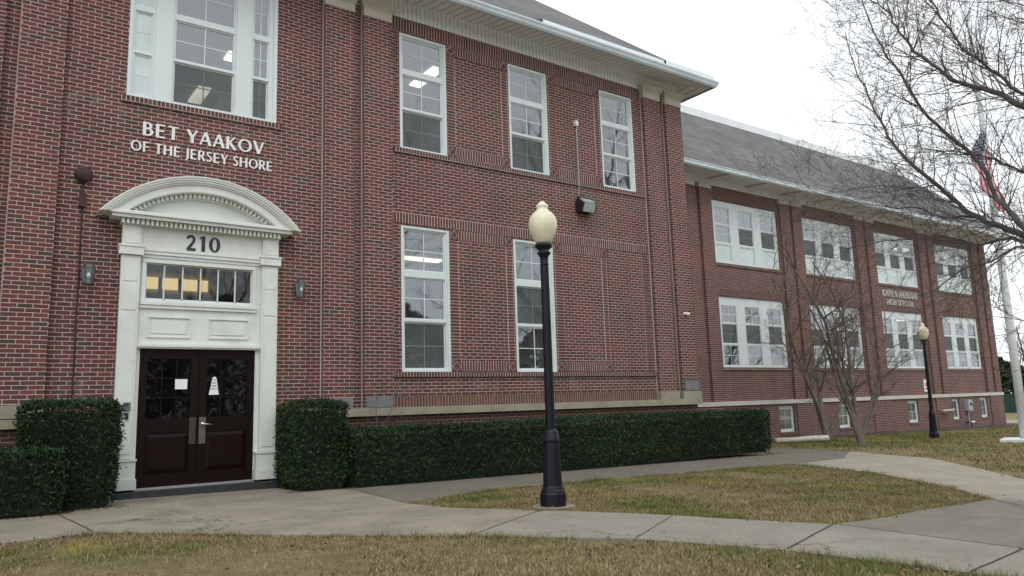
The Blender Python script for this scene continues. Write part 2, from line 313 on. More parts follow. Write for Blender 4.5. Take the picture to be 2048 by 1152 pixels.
# ------------------------------------------------------------------ mesh builder
class MB:
    def __init__(s): s.v = []; s.f = []; s.mi = []; s.cur = 0; s.smooth = False; s.sm = []
    def add(s, vs, fs):
        b = len(s.v); s.v += [tuple(x) for x in vs]
        for f in fs: s.f.append(tuple(b+i for i in f)); s.mi.append(s.cur); s.sm.append(s.smooth)
        return s
    def box(s, x0, x1, y0, y1, z0, z1):
        return s.add([(x0, y0, z0), (x1, y0, z0), (x1, y1, z0), (x0, y1, z0), (x0, y0, z1), (x1, y0, z1), (x1, y1, z1), (x0, y1, z1)],
                     [(3, 2, 1, 0), (4, 5, 6, 7), (0, 1, 5, 4), (1, 2, 6, 5), (2, 3, 7, 6), (3, 0, 4, 7)])
    def quad(s, a, b, c, d): return s.add([a, b, c, d], [(0, 1, 2, 3)])
    def slab(s, poly, z0f, z1f):
        n = len(poly)
        vs = [(x, y, z0f(x, y)) for x, y in poly]+[(x, y, z1f(x, y)) for x, y in poly]
        return s.add(vs, [tuple(range(n-1, -1, -1)), tuple(range(n, 2*n))]+[(i, (i+1) % n, n+(i+1) % n, n+i) for i in range(n)])
    def prism_y(s, poly, y0, y1):      # poly in (x,z) seen from the front counter-clockwise; front face at y0
        n = len(poly); vs = [(x, y0, z) for x, z in poly]+[(x, y1, z) for x, z in poly]
        return s.add(vs, [tuple(range(n)), tuple(range(2*n-1, n-1, -1))]+[((i+1) % n, i, n+i, n+(i+1) % n) for i in range(n)])
    def lathe(s, prof, cx=0, cy=0, z=0, n=24, ph=0):
        vs = []; fs = []; m = len(prof)
        for r, h in prof:
            for k in range(n): a = 2*PI*k/n+ph; vs.append((cx+r*math.cos(a), cy+r*math.sin(a), z+h))
        for i in range(m-1):
            for k in range(n): fs.append((i*n+k, i*n+(k+1) % n, (i+1)*n+(k+1) % n, (i+1)*n+k))
        fs.append(tuple(range(n-1, -1, -1))); fs.append(tuple((m-1)*n+k for k in range(n)))
        return s.add(vs, fs)
    def tube(s, pts, rad, n=8):
        P = [Vector(p) for p in pts]; m = len(P); rad = [rad]*m if isinstance(rad, (int, float)) else rad
        vs = []; fs = []; ref = Vector((0.13, .21, .97))
        for i in range(m):
            t = (P[min(i+1, m-1)]-P[max(i-1, 0)]).normalized()
            if abs(t.dot(ref)) > .95: ref = Vector((1, .1, 0))
            a = t.cross(ref).normalized(); b = t.cross(a)
            for k in range(n): q = 2*PI*k/n; vs.append(P[i]+rad[i]*(math.cos(q)*a+math.sin(q)*b))
        for i in range(m-1):
            for k in range(n): fs.append((i*n+k, i*n+(k+1) % n, (i+1)*n+(k+1) % n, (i+1)*n+k))
        fs.append(tuple(range(n-1, -1, -1))); fs.append(tuple((m-1)*n+k for k in range(n)))
        return s.add(vs, fs)
    def wall(s, x0, x1, z0, z1, y, t, ops):     # front skin at y with openings and reveals of depth t
        xs = sorted({x0, x1, *[o[0] for o in ops], *[o[1] for o in ops]}); zs = sorted({z0, z1, *[o[2] for o in ops], *[o[3] for o in ops]})
        xs = [x for x in xs if x0 <= x <= x1]; zs = [z for z in zs if z0 <= z <= z1]
        for a, b in zip(xs, xs[1:]):
            for c, d in zip(zs, zs[1:]):
                mx_, mz = (a+b)/2, (c+d)/2
                if any(o[0] < mx_ < o[1] and o[2] < mz < o[3] for o in ops): continue
                s.quad((a, y, c), (b, y, c), (b, y, d), (a, y, d))
        for a, b, c, d in ops:
            d = min(d, z1); yb = y+t
            s.quad((a, y, c), (a, y, d), (a, yb, d), (a, yb, c)); s.quad((b, y, d), (b, y, c), (b, yb, c), (b, yb, d))
            s.quad((a, y, d), (b, y, d), (b, yb, d), (a, yb, d)); s.quad((b, y, c), (a, y, c), (a, yb, c), (b, yb, c))
        return s
    def build(s, name, mats, parent=None, loc=None):
        me = bpy.data.meshes.new(name); o = bpy.data.objects.new(name, me); COL.objects.link(o)
        off = Vector((0, 0, 0))
        if parent is not None: off = wloc(parent)
        if loc is not None: off = Vector(loc)
        me.from_pydata([tuple(Vector(v)-off) for v in s.v], [], s.f)
        for m in (mats if isinstance(mats, (list, tuple)) else [mats]): me.materials.append(m)
        me.polygons.foreach_set('material_index', s.mi); me.polygons.foreach_set('use_smooth', s.sm)
        if parent is not None: o.parent = parent; o.location = (0, 0, 0)
        if loc is not None: o.location = loc
        me.update(); return o
def wloc(o):
    v = Vector((0, 0, 0))
    while o is not None: v = v+o.location; o = o.parent
    return v
def tag(o, label=None, cat=None, group=None, kind=None):
    if label: o['label'] = label
    if cat: o['category'] = cat
    if group: o['group'] = group
    if kind: o['kind'] = kind
    return o
def thing(name, label, cat, loc=(0, 0, 0), group=None):
    o = bpy.data.objects.new(name, None); COL.objects.link(o); o.location = loc; o.empty_display_size = .2
    return tag(o, label, cat, group)
def dup(root, loc, rotz=0, label=None, group=None, scale=1):
    def cp(o, par):
        c = o.copy(); COL.objects.link(c)
        if par is not None: c.parent = par
        for ch in o.children: cp(ch, c)
        return c
    r = cp(root, None); r.location = loc; r.rotation_euler = (0, 0, rotz); r.scale = (scale,)*3
    if label: r['label'] = label
    if group: r['group'] = group
    return r

def G(x, y=0): return -.0125*(min(max(x, -60), 45)+3)

# ------------------------------------------------------------------ setting: ground and paths
gx = [-400, -60, 45, 500]; gy = [-300, 400]
mb = MB()
for a, b in zip(gx, gx[1:]): mb.quad((a, gy[0], G(a)), (b, gy[0], G(b)), (b, gy[1], G(b)), (a, gy[1], G(a)))
tag(mb.build('lawn', M['ground']), kind='structure')
ENT = [(-9, -1.75), (-9, -4.25), (-5.76, -4.05), (-4.86, -3.95), (-4.3, -4.55), (-3.66, -5.27), (-2.9, -6.07), (-2.0, -6.91), (-.35, -5.9), (-.62, -5.42), (-.99, -4.83), (-1.08, -4.4), (-1.15, -3.95), (-.97, -2.0), (-.95, -1.42), (-1.6, -1.3), (-1.75, -.3), (-4.4, -.3), (-4.95, -1.75)]
HED = [(-.97, -2.0), (-1.15, -3.95), (-.62, -3.78), (.82, -3.40), (2.89, -3.42), (5.31, -3.54), (7.96, -3.79), (10.13, -3.57), (12.4, -2.37), (13.0, -.77), (13.0, 3.85), (11.6, 3.85), (11.3, -.6), (10.6, -1.45), (-.95, -1.42)]
AGG = [(-.35, -5.9), (-2.0, -6.91), (-.93, -8.18), (-.45, -9.35), (-.36, -9.93), (-.25, -10.9), (-.2, -16), (1.0, -16), (1.0, -10.65), (1.13, -8.87), (.89, -8.35), (.59, -7.59), (.23, -6.77), (-.13, -6.15)]
CRO = [(1.0, -10.65), (4.6, -10.5), (4.31, -9.03), (2.84, -8.96), (1.7, -8.95), (1.13, -8.87)]
SID = [(7.96, -3.79), (6.96, -6.06), (5.34, -8.07), (4.31, -9.03), (4.6, -10.5), (9.0, -10.6), (7.34, -8.25), (8.84, -6.98), (11.13, -4.99), (12.4, -2.37), (10.13, -3.57)]
for nm, poly, mt in (('entrance_path', ENT, 'con_beige'), ('hedge_path', HED, 'con_dark'), ('front_path', AGG, 'con_agg'), ('crossing_path', CRO, 'con_dim'), ('side_path', SID, 'con_side')):
    area = sum(a[0]*b[1]-b[0]*a[1] for a, b in zip(poly, poly[1:]+poly[:1]))
    if area < 0: poly = poly[::-1]
    tag(MB().slab(poly, lambda x, y: G(x)-.06, lambda x, y: G(x)+.02).build(nm, M[mt]), kind='structure')
mb = MB()
JN = [((.44, -7.32), (-.97, -8.15)), ((1.13, -8.87), (-.4, -9.39)), ((4.31, -9.03), (3.8, -9.6)), ((3.8, -9.6), (2.6, -10.55)), ((.98, -10.65), (-.27, -10.78)), ((10.13, -3.57), (12.0, -3.3)), ((-5.06, -1.72), (-4.9, -3.95)), ((-.96, -1.99), (-1.15, -3.9)),
      ((1.9, -1.45), (1.75, -3.4)), ((4.58, -1.5), (4.4, -3.5)), ((7.4, -1.5), (7.3, -3.7)), ((-.35, -5.9), (-2, -6.91)), ((7.96, -3.79), (10.13, -3.57)), ((6.96, -6.06), (8.9, -7.0)), ((1.13, -8.87), (1.0, -10.65))]
for i, ((ax, ay), (bx, by)) in enumerate(JN):
    d = Vector((bx-ax, by-ay)).normalized(); n_ = Vector((-d.y, d.x))*(.0055 if i not in (1, 4, 6) else .010); pts = []
    k = 8
    L_ = []; R_ = []
    for j in range(k+1):
        t = j/k; x = ax+(bx-ax)*t; y = ay+(by-ay)*t; jx = random.uniform(-.006, .006)
        L_.append((x+n_.x+jx, y+n_.y+jx)); R_.append((x-n_.x+jx, y-n_.y+jx))
    for j in range(k):
        q = [L_[j], R_[j], R_[j+1], L_[j+1]]
        mb.add([(x, y, G(x)+.024) for x, y in q], [(3, 2, 1, 0)] if d.cross(Vector((1, 0))) == 99 else [(0, 1, 2, 3)])
tag(mb.build('path_joints', M['joint']), kind='structure')
tag(MB().slab([(13.2, 2.9), (20, 2.75), (30, 2.7), (38.6, 2.4), (38.8, 4.2), (13.2, 4.2)], lambda x, y: G(x)-.05, lambda x, y: G(x)+.03).build('mulch_bed', M['mulch']), kind='structure')
tag(MB().slab([(39.0, 1.0), (60, -6), (62, -2.5), (41, 9.5)], lambda x, y: G(x)-.05, lambda x, y: G(x)+.03).build('far_path', M['con_side']), kind='structure')
tag(MB().slab([(-60, -42), (60, -42), (60, -17), (-60, -17)], lambda x, y: G(x)-.08, lambda x, y: G(x)+.012).build('street', M['con_bounce']), kind='structure')  # pale unseen road added behind the viewer to bounce light under the eaves
tag(MB().lathe([(.28, -.1), (.28, .028)], .02, -5.70, G(.02), 28).build('lamp_footing', M['con_beige']), kind='structure')

# ------------------------------------------------------------------ the school building
B = thing('school_building', 'long two-storey red brick school with white trim and grey shingle roofs', 'school', (2, 0, 0))
X1, X2, X3, WW = .857, 3.668, 6.522, 1.145
UZ0, UZ1, VZ0, VZ1 = 6.60, 9.167, 1.988, 4.976
BW = (-4.26, -1.72, 6.60, 9.36)
XL, XR = -15.3, 9.43
ops = [(x, x+WW, UZ0, UZ1) for x in (X1, X2, X3)]+[(x, x+WW, VZ0, VZ1) for x in (X1, X2)]+[BW, (-3.93, -2.0, .12, 2.38), (-3.88, -2.10, 3.14, 3.80)]
mirr = [(-5.9-b, -5.9-a, c, d) for a, b, c, d in ops[:5]]
ops += mirr
mb = MB(); mb.wall(XL, XR, 1.15, 9.95, 0, .30, [o for o in ops if o[2] > 1.2 or True])
mb.quad((XR, 0, 1.15), (XR, 15, 1.15), (XR, 15, 9.9), (XR, 0, 9.9)); mb.quad((XL, 15, 1.15), (XL, 0, 1.15), (XL, 0, 9.9), (XL, 15, 9.9)); mb.quad((XR, 15, 1.15), (XL, 15, 1.15), (XL, 15, 9.9), (XR, 15, 9.9))
mb.build('wall', M['brick'], B)
mb = MB(); mb.wall(XL, XR, -.6, 1.149, -.035, .33, [(-3.93, -2.0, .12, 1.3)]); mb.quad((XR, -.035, -.6), (XR, 15, -.6), (XR, 15, 1.149), (XR, -.035, 1.149)); mb.quad((XL, 15, -.6), (XL, -.035, -.6), (XL, -.035, 1.149), (XL, 15, 1.149)); mb.build('base_wall', M['brick_base'], B)
# stone belt course in two lengths, either side of the doorway
mb = MB(); mb.box(XL-.03, -4.32, -.18, .01, 1.15, 1.285); mb.box(-1.6, XR+.05, -.18, .01, 1.15, 1.285); mb.box(XR-.002, XR+.05, .011, 4, 1.15, 1.285)
mb.box(-1.6, XR+.05, -.175, .0, 1.285, 1.297); mb.build('stone_belt', M['stone'], B)
mb = MB(); mb.box(.63, 7.95, -.02, .01, 1.298, 1.512); mb.build('soldier_course', M['brick_old'], B)
def pilaster(x, zc0=9.24, cap=True, y=-.13, plinth=None):
    p = MB().box(x, x+.61, y, .02, 1.2975, zc0).build('pilaster', M['brick_pil'], B)
    MB().box(x-.016, x-.001, -.03, .0, 1.2975, zc0).build('mortar_joint', M['mortar'], p)
    c = MB(); c.box(x-.008, x+.618, y-.012, .02, zc0, zc0+.13)
    n_ = 5
    for i in range(n_):
        e = .012+.075*(i/(n_-1))**1.5
        c.box(x-e, x+.61+e, y-e, .02, zc0+.13+i*.034, zc0+.13+(i+1)*.034-.0005)
    c.box(x-.10, x+.71, y-.10, .02, zc0+.30, zc0+.35)
    c.build('capital', M['capstone'], p)
    if plinth == 'plaque': MB().box(x+.03, x+.58, y-.018, y, 1.31, 1.495).build('plaque', M['plaque'], p)
    if plinth == 'stone': MB().box(x-.03, x+.64, y-.04, y+.06, 1.2975, 1.49).build('plinth', M['stone'], p)
    if plinth == 'both':
        MB().box(x-.03, x+.64, y-.04, y+.06, 1.2975, 1.49).build('plinth', M['stone'], p)
        q = MB(); q.box(x+.02, x+.61, y-.03, y, 1.50, 1.80); q.build('plaque', M['plaque'], p)
        q = MB(); z0, z1, xa, xb = 1.50, 1.80, x+.02, x+.61
        q.box(xa, xb, y-.045, y-.031, z0, z0+.02); q.box(xa, xb, y-.045, y-.031, z1-.02, z1); q.box(xa, xa+.02, y-.045, y-.031, z0+.021, z1-.021); q.box(xb-.02, xb, y-.045, y-.031, z0+.021, z1-.021); q.build('plaque_rim', M['greyplastic'], p)
    return p
pilaster(0, plinth='plaque'); pilaster(-.82, plinth='plaque'); pilaster(-5.79, plinth='stone'); pilaster(-6.61, plinth='stone')
pilaster(7.99, plinth='stone'); pilaster(8.82, plinth='both'); pilaster(-15.3, plinth='stone'); pilaster(-14.5, plinth='stone')
# brick dressings of the window bay
def strip(nm, m, x0, x1, z0, z1, y0=-.006, y1=.004): return MB().box(x0, x1, y0, y1, z0, z1).build(nm, m, B)
SB = dict(n=0)
def soldier_row(x0, x1, z0, h=.205):
    nm = 'soldier_course'
    mt = brick('soldier_brick_row', CO, h+.01, off=0, v0=z0-.005-(h+.01)*0, u0=x0, joint=.0075)
    mb = MB().box(x0, x1, -.012, .004, z0, z0+h); return mb.build(nm, mt, B)
soldier_row(.69, 7.93, 9.19, .29); soldier_row(.69, 7.93, 5.01, .215)
for a, b in ((X1+WW, X2), (X2+WW, X3)):
    for z in (8.95, 6.615): soldier_row(a+.225, b-.225, z)
    for z in (4.785, 2.005): soldier_row(a+.225, b-.225, z)
    for z0, z1 in ((6.85, 8.92), (2.24, 4.75)):
        MB().box(b-.219, b-.208, -.014, .0, z0, z1).build('mortar_joint', M['mortar'], B)
        strip('brick_jamb', M['stack'], a+.004, a+.207, z0, z1); strip('brick_jamb', M['stack'], b-.207, b-.004, z0, z1)
    for xx in (a+.112, b-.112):
        for z in (9.05, 6.72, 4.885, 2.105):
            o = MB(); o.box(xx-.097, xx+.097, -.014, .004, z-.097, z+.097)
            orn = o.build('brick_ornament', M['mortar'], B)
            o = MB(); q = MB()
            for s in (-1, 1):   # two narrow bricks set side by side on the diagonal
                c, d = math.cos(PI/4), math.sin(PI/4); hw, hl = .027, .060
                ux, uz = c, d; vx, vz = -d, c; cx_, cz_ = xx+s*.031*ux, z+s*.031*uz
                q.prism_y([(cx_+a_*hw*ux+b_*hl*vx, cz_+a_*hw*uz+b_*hl*vz) for a_, b_ in ((-1, -1), (1, -1), (1, 1), (-1, 1))][::1], -.020, -.0141)
            for sx in (-1, 1):
                for sz in (-1, 1):
                    tri = [(xx+sx*.094, z+sz*.094), (xx+sx*.094, z+sz*.010), (xx+sx*.010, z+sz*.094)]
                    ar = (tri[1][0]-tri[0][0])*(tri[2][1]-tri[0][1])-(tri[1][1]-tri[0][1])*(tri[2][0]-tri[0][0])
                    q.prism_y(tri if ar > 0 else tri[::-1], -.020, -.0141)
            q.build('brick_inlay', M['dbrick'], orn)
for x0, x1, z in ((.69, 7.93, 6.498), (.66, 7.96, 1.886), (-4.34, -1.64, 6.498)):
    MB().box(x0, x1, -.05, .01, z, z+.10).build('brick_sill', M['rowlock'], B)
# the bricked-up third bay: a shallow sunk panel framed by the jamb strips
mb = MB(); mb.box(X3, X3+.012, -.012, .0, 2.0, 5.0); mb.box(X3+WW, X3+WW+.205, -.007, .004, 2.0, 5.0); mb.build('brick_jamb', M['stack'], B)
# cornice
mb = MB(); mb.box(XL-.05, XR+.03, -.03, .0, 9.49, 9.92); mb.box(XR+.0, XR+.03, .001, 15, 9.49, 9.92); mb.build('frieze', M['frieze'], B)
OV = .60
EX, EY, EZ0, EZ1 = XR+OV, -.90, 9.67, 9.84
mb = MB(); zi, zo = 9.88, EZ0+.02
mb.quad((XL-OV, EY, zo), (XL, -.025, zi), (XR, -.025, zi), (EX, EY, zo)); mb.quad((EX, EY, zo), (XR, -.025, zi), (XR, 15, zi), (EX, 15.9, zo)); mb.build('soffit', M['soffit'], B)
mb = MB()
prof = [(0, 0), (.05, 0), (.085, .04), (.10, .09), (.125, .13), (.125, .165), (.0, .165)]
def gutter(mb, prof, x0, x1, ex, ey, ez, yend):
    n_ = len(prof); A = [(x0, ey-d, ez+h) for d, h in prof]; Bc = [(ex+d, ey-d, ez+h) for d, h in prof]; Cc = [(ex+d, yend, ez+h) for d, h in prof]
    mb.add(A+Bc+Cc, [(i, n_+i, n_+i+1, i+1) for i in range(n_-1)]+[(n_+i, 2*n_+i, 2*n_+i+1, n_+i+1) for i in range(n_-1)])
gutter(mb, prof, XL-OV, EX, EX-.05, EY+.05, EZ0, 15.9); mb.build('gutter', M['gutter'], B)
SL = .88
def hip(x0, x1, y0, y1, z, sl, ztop=None):
    h = (y1-y0)/2 if ztop is None else (ztop-z)/sl
    zt = z+h*sl; a = [(x0, y0, z), (x1, y0, z), (x1, y1, z), (x0, y1, z), (x0+h, y0+h, zt), (x1-h, y0+h, zt), (x1-h, y1-h, zt), (x0+h, y1-h, zt)]
    return MB().add(a, [(0, 1, 5, 4), (1, 2, 6, 5), (2, 3, 7, 6), (3, 0, 4, 7), (4, 5, 6, 7)])
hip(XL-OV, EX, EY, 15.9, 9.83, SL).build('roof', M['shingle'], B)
mb = MB(); n3 = Vector((0, -SL, 1)).normalized()
for x0, x1, up, a in ((4.1, 8.1, .13, .05), (8.11, EX-.02, .17, .0)):
    mb.add([(x0, EY+a, 9.83+a*SL+.012), (x1, EY+a, 9.83+a*SL+.012), (x1, EY+a+.01, 9.83+a*SL+up), (x0, EY+a+.01, 9.83+a*SL+up), (x0, EY+a+.25, 9.83+(a+.25)*SL+.02), (x1, EY+a+.25, 9.83+(a+.25)*SL+.02)], [(0, 1, 2, 3), (3, 2, 5, 4)])
mb.build('roof_flashing', M['flash'], B)

# ---- windows
def grid_window(nm, x0, x1, z0, z1, yf, cells, mat=None, thick=.05, sill=True, parent=None, cases=None, mw=.018, depth=.03):
    """cells: list of (fx0,fx1,fz0,fz1,cols,rows,kind) in metres; one window = board with openings, muntins, panes"""
    fr = MB().wall(x0, x1, z0, z1, yf, thick, [c[:4] for c in cells])
    # outer edge of the frame
    fr.quad((x0, yf, z0), (x0, yf, z1), (x0, yf+.12, z1), (x0, yf+.12, z0)); fr.quad((x1, yf, z1), (x1, yf, z0), (x1, yf+.12, z0), (x1, yf+.12, z1))
    fr.quad((x0, yf, z1), (x1, yf, z1), (x1, yf+.12, z1), (x0, yf+.12, z1)); fr.quad((x1, yf, z0), (x0, yf, z0), (x0, yf+.12, z0), (x1, yf+.12, z0))
    W = fr.build('window', mat or M['vinyl'], B)
    if cases:
        cb = MB()
        for a, b, c, d, y0, y1 in cases: cb.box(a, b, y0, y1, c, d)
        cb.build('casing', mat or M['vinyl'], W)
    for a, b, c, d, nc, nr, kind in cells:
        yp = yf+depth+(.018 if kind == 'screen' else 0)
        s = MB(); e = .028      # sash frame
        s.box(a, b, yp-.016, yp+.02, c, c+e); s.box(a, b, yp-.016, yp+.02, d-e, d); s.box(a, a+e, yp-.016, yp+.02, c+e+.0005, d-e-.0005); s.box(b-e, b, yp-.016, yp+.02, c+e+.0005, d-e-.0005)
        for i in range(1, nc): x = a+(b-a)*i/nc; s.box(x-mw/2, x+mw/2, yp-.008, yp+.006, c+e+.001, d-e-.001)
        for j in range(1, nr):
            z = c+(d-c)*j/nr
            s.box(a+e+.001, b-e-.001, yp-.006, yp+.004, z-mw/2, z+mw/2)
        s.build('sash', mat or M['vinyl'], W)
        pm = {'frost': M['frost'], 'hall': M['glass_hall'], 'sky_sheet': M['glass']}.get(kind, M['glass'])
        MB().quad((a, yp, c), (b, yp, c), (b, yp, d), (a, yp, d)).build('pane', pm, W)
        if kind == 'screen': MB().quad((a+e, yp-.022, c+e), (b-e, yp-.022, c+e), (b-e, yp-.022, d-e), (a+e, yp-.022, d-e)).build('screen', M['screen'], W)
        if kind == 'sky_sheet': MB().quad((a, yp+.07, c), (b, yp+.07, c), (b, yp+.07, d), (a, yp+.07, d)).build('sky_sheet', M['sky_sheet'], W)  # pale sheet behind the glass, stands in for the sky's reflection
    return W
def tall_window(x, z0, z1, screens):
    H = z1-z0; a, b = x+.085, x+WW-.10
    T = [(z0+.055, z0+H*.335), (z0+H*.355, z0+H*.645), (z0+H*.69, z1-.075)]
    cells = [(a, b, c, d, 2, 2, k) for (c, d), k in zip(T, screens)]
    cs = [(x+.001, x+.06, z0+.001, z1-.001, -.018+.03, .0395), (x+WW-.06, x+WW-.001, z0+.001, z1-.001, .012, .0395), (x+.061, x+WW-.061, z1-.055, z1-.001, .012, .0395), (x+.061, x+WW-.061, z0+.001, z0+.035, .005, .0395), (x+.061, x+WW-.061, z0+H*.335+.016, z0+H*.355-.016+.02, .03, .0395)]
    return grid_window('window', x, x+WW, z0, z1, .04, cells, cases=cs, depth=.045)
for x, k in ((X1, ('screen', 'glass', 'glass')), (X2, ('screen', 'glass', 'glass')), (X3, ('glass', 'glass', 'glass'))): tall_window(x, UZ0, UZ1, k)
tall_window(X1, VZ0, VZ1, ('screen', 'glass', 'glass')); tall_window(X2, VZ0, VZ1, ('glass', 'screen', 'glass'))
for x in (X1, X2, X3): tall_window(-5.9-x-WW, UZ0, UZ1, ('screen', 'glass', 'glass'))
for x in (X1, X2): tall_window(-5.9-x-WW, VZ0, VZ1, ('screen', 'glass', 'glass'))
# the triple window over the door
cl = []
for a, b, ks in ((-4.165, -3.885, ('frost', 'frost', 'frost')), (-3.53, -2.50, ('screen', 'glass', 'glass')), (-2.165, -1.875, ('screen', 'glass', 'glass'))):
    for (c, d), k in zip(((6.665, 7.42), (7.455, 8.20), (8.30, 9.20)), ks): cl.append((a, b, c, d, 2, 2, k))
cs = [(-4.258, -4.20, 6.601, 9.35, .005, .0395), (-1.79, -1.722, 6.601, 9.35, .005, .0395), (-4.199, -1.791, 6.601, 6.645, .0, .0395), (-3.845, -3.56, 6.646, 9.25, .012, .0395), (-2.47, -2.195, 6.646, 9.25, .012, .0395)]
grid_window('window', BW[0], BW[1], BW[2], BW[3], .04, cl, cases=cs, depth=.045)

# ---- doorway with its white surround
CXD = -2.965
S = MB(); S.wall(-4.20, -1.71, .15, 4.44, -.06, .35, [(-3.90, -2.03, .151, 2.36), (-3.855, -2.125, 3.17, 3.775)])
S.quad((-4.20, -.06, .15), (-4.20, -.06, 4.44), (-4.20, .0, 4.44), (-4.20, 0, .15)); S.quad((-1.71, -.06, 4.44), (-1.71, -.06, .15), (-1.71, 0, .15), (-1.71, 0, 4.44))
SUR = S.build('door_surround', M['white'], B)
def sub(nm, mb, m='white'): return mb.build(nm, M[m], SUR)
for s in (-1, 1):
    def bx(mb, x0, x1, y0, y1, z0, z1):
        if s > 0: x0, x1 = 2*CXD-x1, 2*CXD-x0
        mb.box(x0, x1, y0, y1, z0, z1)
    q = MB(); bx(q, -4.235, -3.955, -.15, -.061, .62, 3.86); bx(q, -4.20, -3.99, -.163, -.151, .70, 2.93); bx(q, -4.20, -3.99, -.163, -.151, 2.97, 3.40); bx(q, -4.20, -3.99, -.160, -.151, 3.44, 3.80); sub('column', q)
    q = MB(); bx(q, -4.275, -3.885, -.20, -.061, .151, .31); bx(q, -4.255, -3.90, -.175, -.061, .311, .585); bx(q, -4.275, -3.885, -.195, -.061, .586, .615); sub('column_base', q)
    q = MB(); bx(q, -4.275, -3.915, -.195, -.061, 3.87, 4.0); bx(q, -4.29, -3.90, -.21, -.061, 4.001, 4.025); bx(q, -4.235, -3.955, -.165, -.061, 4.026, 4.36); bx(q, -4.205, -3.985, -.175, -.166, 4.06, 4.32); sub('column_capital', q)
q = MB(); q.box(-3.954, -1.976, -.11, -.061, 4.0, 4.36); sub('name_board', q)
q = MB(); q.box(-3.95, -1.98, -.13, -.061, 3.965, 3.998); q.box(-3.95, -1.98, -.115, -.061, 3.91, 3.963); q.box(-3.95, -1.98, -.09, -.061, 3.86, 3.908)
q.box(-3.91, -2.07, -.10, -.061, 3.776, 3.83); q.box(-3.91, -3.856, -.095, -.061, 3.13, 3.775); q.box(-2.124, -2.07, -.095, -.061, 3.13, 3.775); q.box(-3.93, -2.05, -.12, -.061, 3.075, 3.129); q.box(-3.93, -2.05, -.10, -.061, 3.02, 3.073); sub('transom_frame', q)
q = MB(); q.box(-4.0, -1.93, -.14, -.061, 2.385, 2.43); q.box(-3.99, -1.94, -.115, -.061, 2.361, 2.384); sub('door_head', q)
for a, b in ((-3.80, -3.13), (-2.85, -2.17)):
    q = MB(); z0, z1 = 2.54, 2.89
    q.box(a, b, -.085, -.0605, z1-.022, z1); q.box(a, b, -.085, -.0605, z0, z0+.022); q.box(a, a+.022, -.085, -.0605, z0+.023, z1-.023); q.box(b-.022, b, -.085, -.0605, z0+.023, z1-.023); q.box(a+.07, b-.07, -.074, -.0605, z0+.07, z1-.07); sub('raised_panel', q)
q = MB(); x = -4.27
while x < -1.69: q.box(x, x+.042, -.27, -.2, 4.362, 4.44); x += .072
q.box(-4.26, -1.67, -.2, -.061, 4.361, 4.445); sub('dentil_row', q)
q = MB(); q.box(-4.42, -1.51, -.33, -.0, 4.446, 4.50); q.box(-4.46, -1.47, -.37, -.0, 4.501, 4.535); q.box(-4.44, -1.49, -.35, -.0, 4.536, 4.56); sub('cornice', q)
AZ, AR = 3.154, 2.096; ZB = 4.535
def arcband(mb, r0, r1, y0, y1, zb=ZB, n_=56, zb2=None):
    a0 = math.acos(min(1, (zb-AZ)/r0)); a1 = math.acos(min(1, ((zb2 or zb)-AZ)/r1)); vs = []; fs = []
    for i in range(n_+1):
        t = -1+2*i/n_
        for r, a in ((r0, a0), (r1, a1)):
            x = CXD-.03+r*math.sin(t*a); z = AZ+r*math.cos(t*a); vs += [(x, y0, z), (x, y1, z)]
    for i in range(n_):
        b = 4*i; c = 4*i+4
        fs += [(b, c, c+2, b+2), (b+2, c+2, c+3, b+3), (b+1, c+1, c, b), (b+3, c+3, c+1, b+1)]
    fs += [(0, 2, 3, 1), (4*n_, 4*n_+1, 4*n_+3, 4*n_+2)]
    mb.add(vs, fs)
q = MB(); arcband(q, 2.075, 2.10, -.43, 0, 4.49); arcband(q, 2.04, 2.0745, -.415, 0, 4.50); arcband(q, 2.005, 2.0395, -.395, 0, 4.51); arcband(q, 1.975, 2.0045, -.37, 0); arcband(q, 1.85, 1.9745, -.34, 0); arcband(q, 1.838, 1.8495, -.33, 0)
sub('arched_pediment', q)
q = MB(); arcband(q, 1.755, 1.8375, -.19, 0); rr = 1.80; a = -math.acos((4.60-AZ)/rr)
while a < math.acos((4.60-AZ)/rr):
    c, s_ = math.cos(a), math.sin(a)
    P_ = [(CXD-.03+r*math.sin(a+da), AZ+r*math.cos(a+da)) for r, da in ((1.77, -.0135), (1.77, .0135), (1.836, .0130), (1.836, -.0130))]
    q.prism_y(P_, -.26, -.1905); a += .0415
sub('arch_dentils', q)
q = MB(); n_ = 40; r = 1.754; am = math.acos((ZB-AZ)/r); q.prism_y([(CXD-.03+r*math.sin(am-2*am*i/n_), AZ+r*math.cos(am-2*am*i/n_)) for i in range(n_+1)][::-1][::-1], -.13, 0); sub('tympanum', q)
# step
MB().box(-4.33, -1.66, -.36, .02, -.25, .118).build('door_step', M['step'], B); MB().box(-3.9, -2.03, -.10, .1, .119, .15).build('door_threshold', M['threshold'], B)
# transom light
MB().quad((-3.86, -.02, 3.165), (-2.12, -.02, 3.165), (-2.12, -.02, 3.78), (-3.86, -.02, 3.78)).build('transom_pane', M['glass_hall'], SUR)
q = MB()
for i in range(1, 6): x = -3.855+1.73*i/6; q.box(x-.010, x+.010, -.045, -.021, 3.171, 3.774)
q.box(-3.854, -3.835, -.045, -.021, 3.19, 3.755); q.box(-2.145, -2.126, -.045, -.021, 3.19, 3.755); q.box(-3.854, -2.126, -.045, -.021, 3.171, 3.189); q.box(-3.854, -2.126, -.045, -.021, 3.756, 3.774); sub('muntin', q)
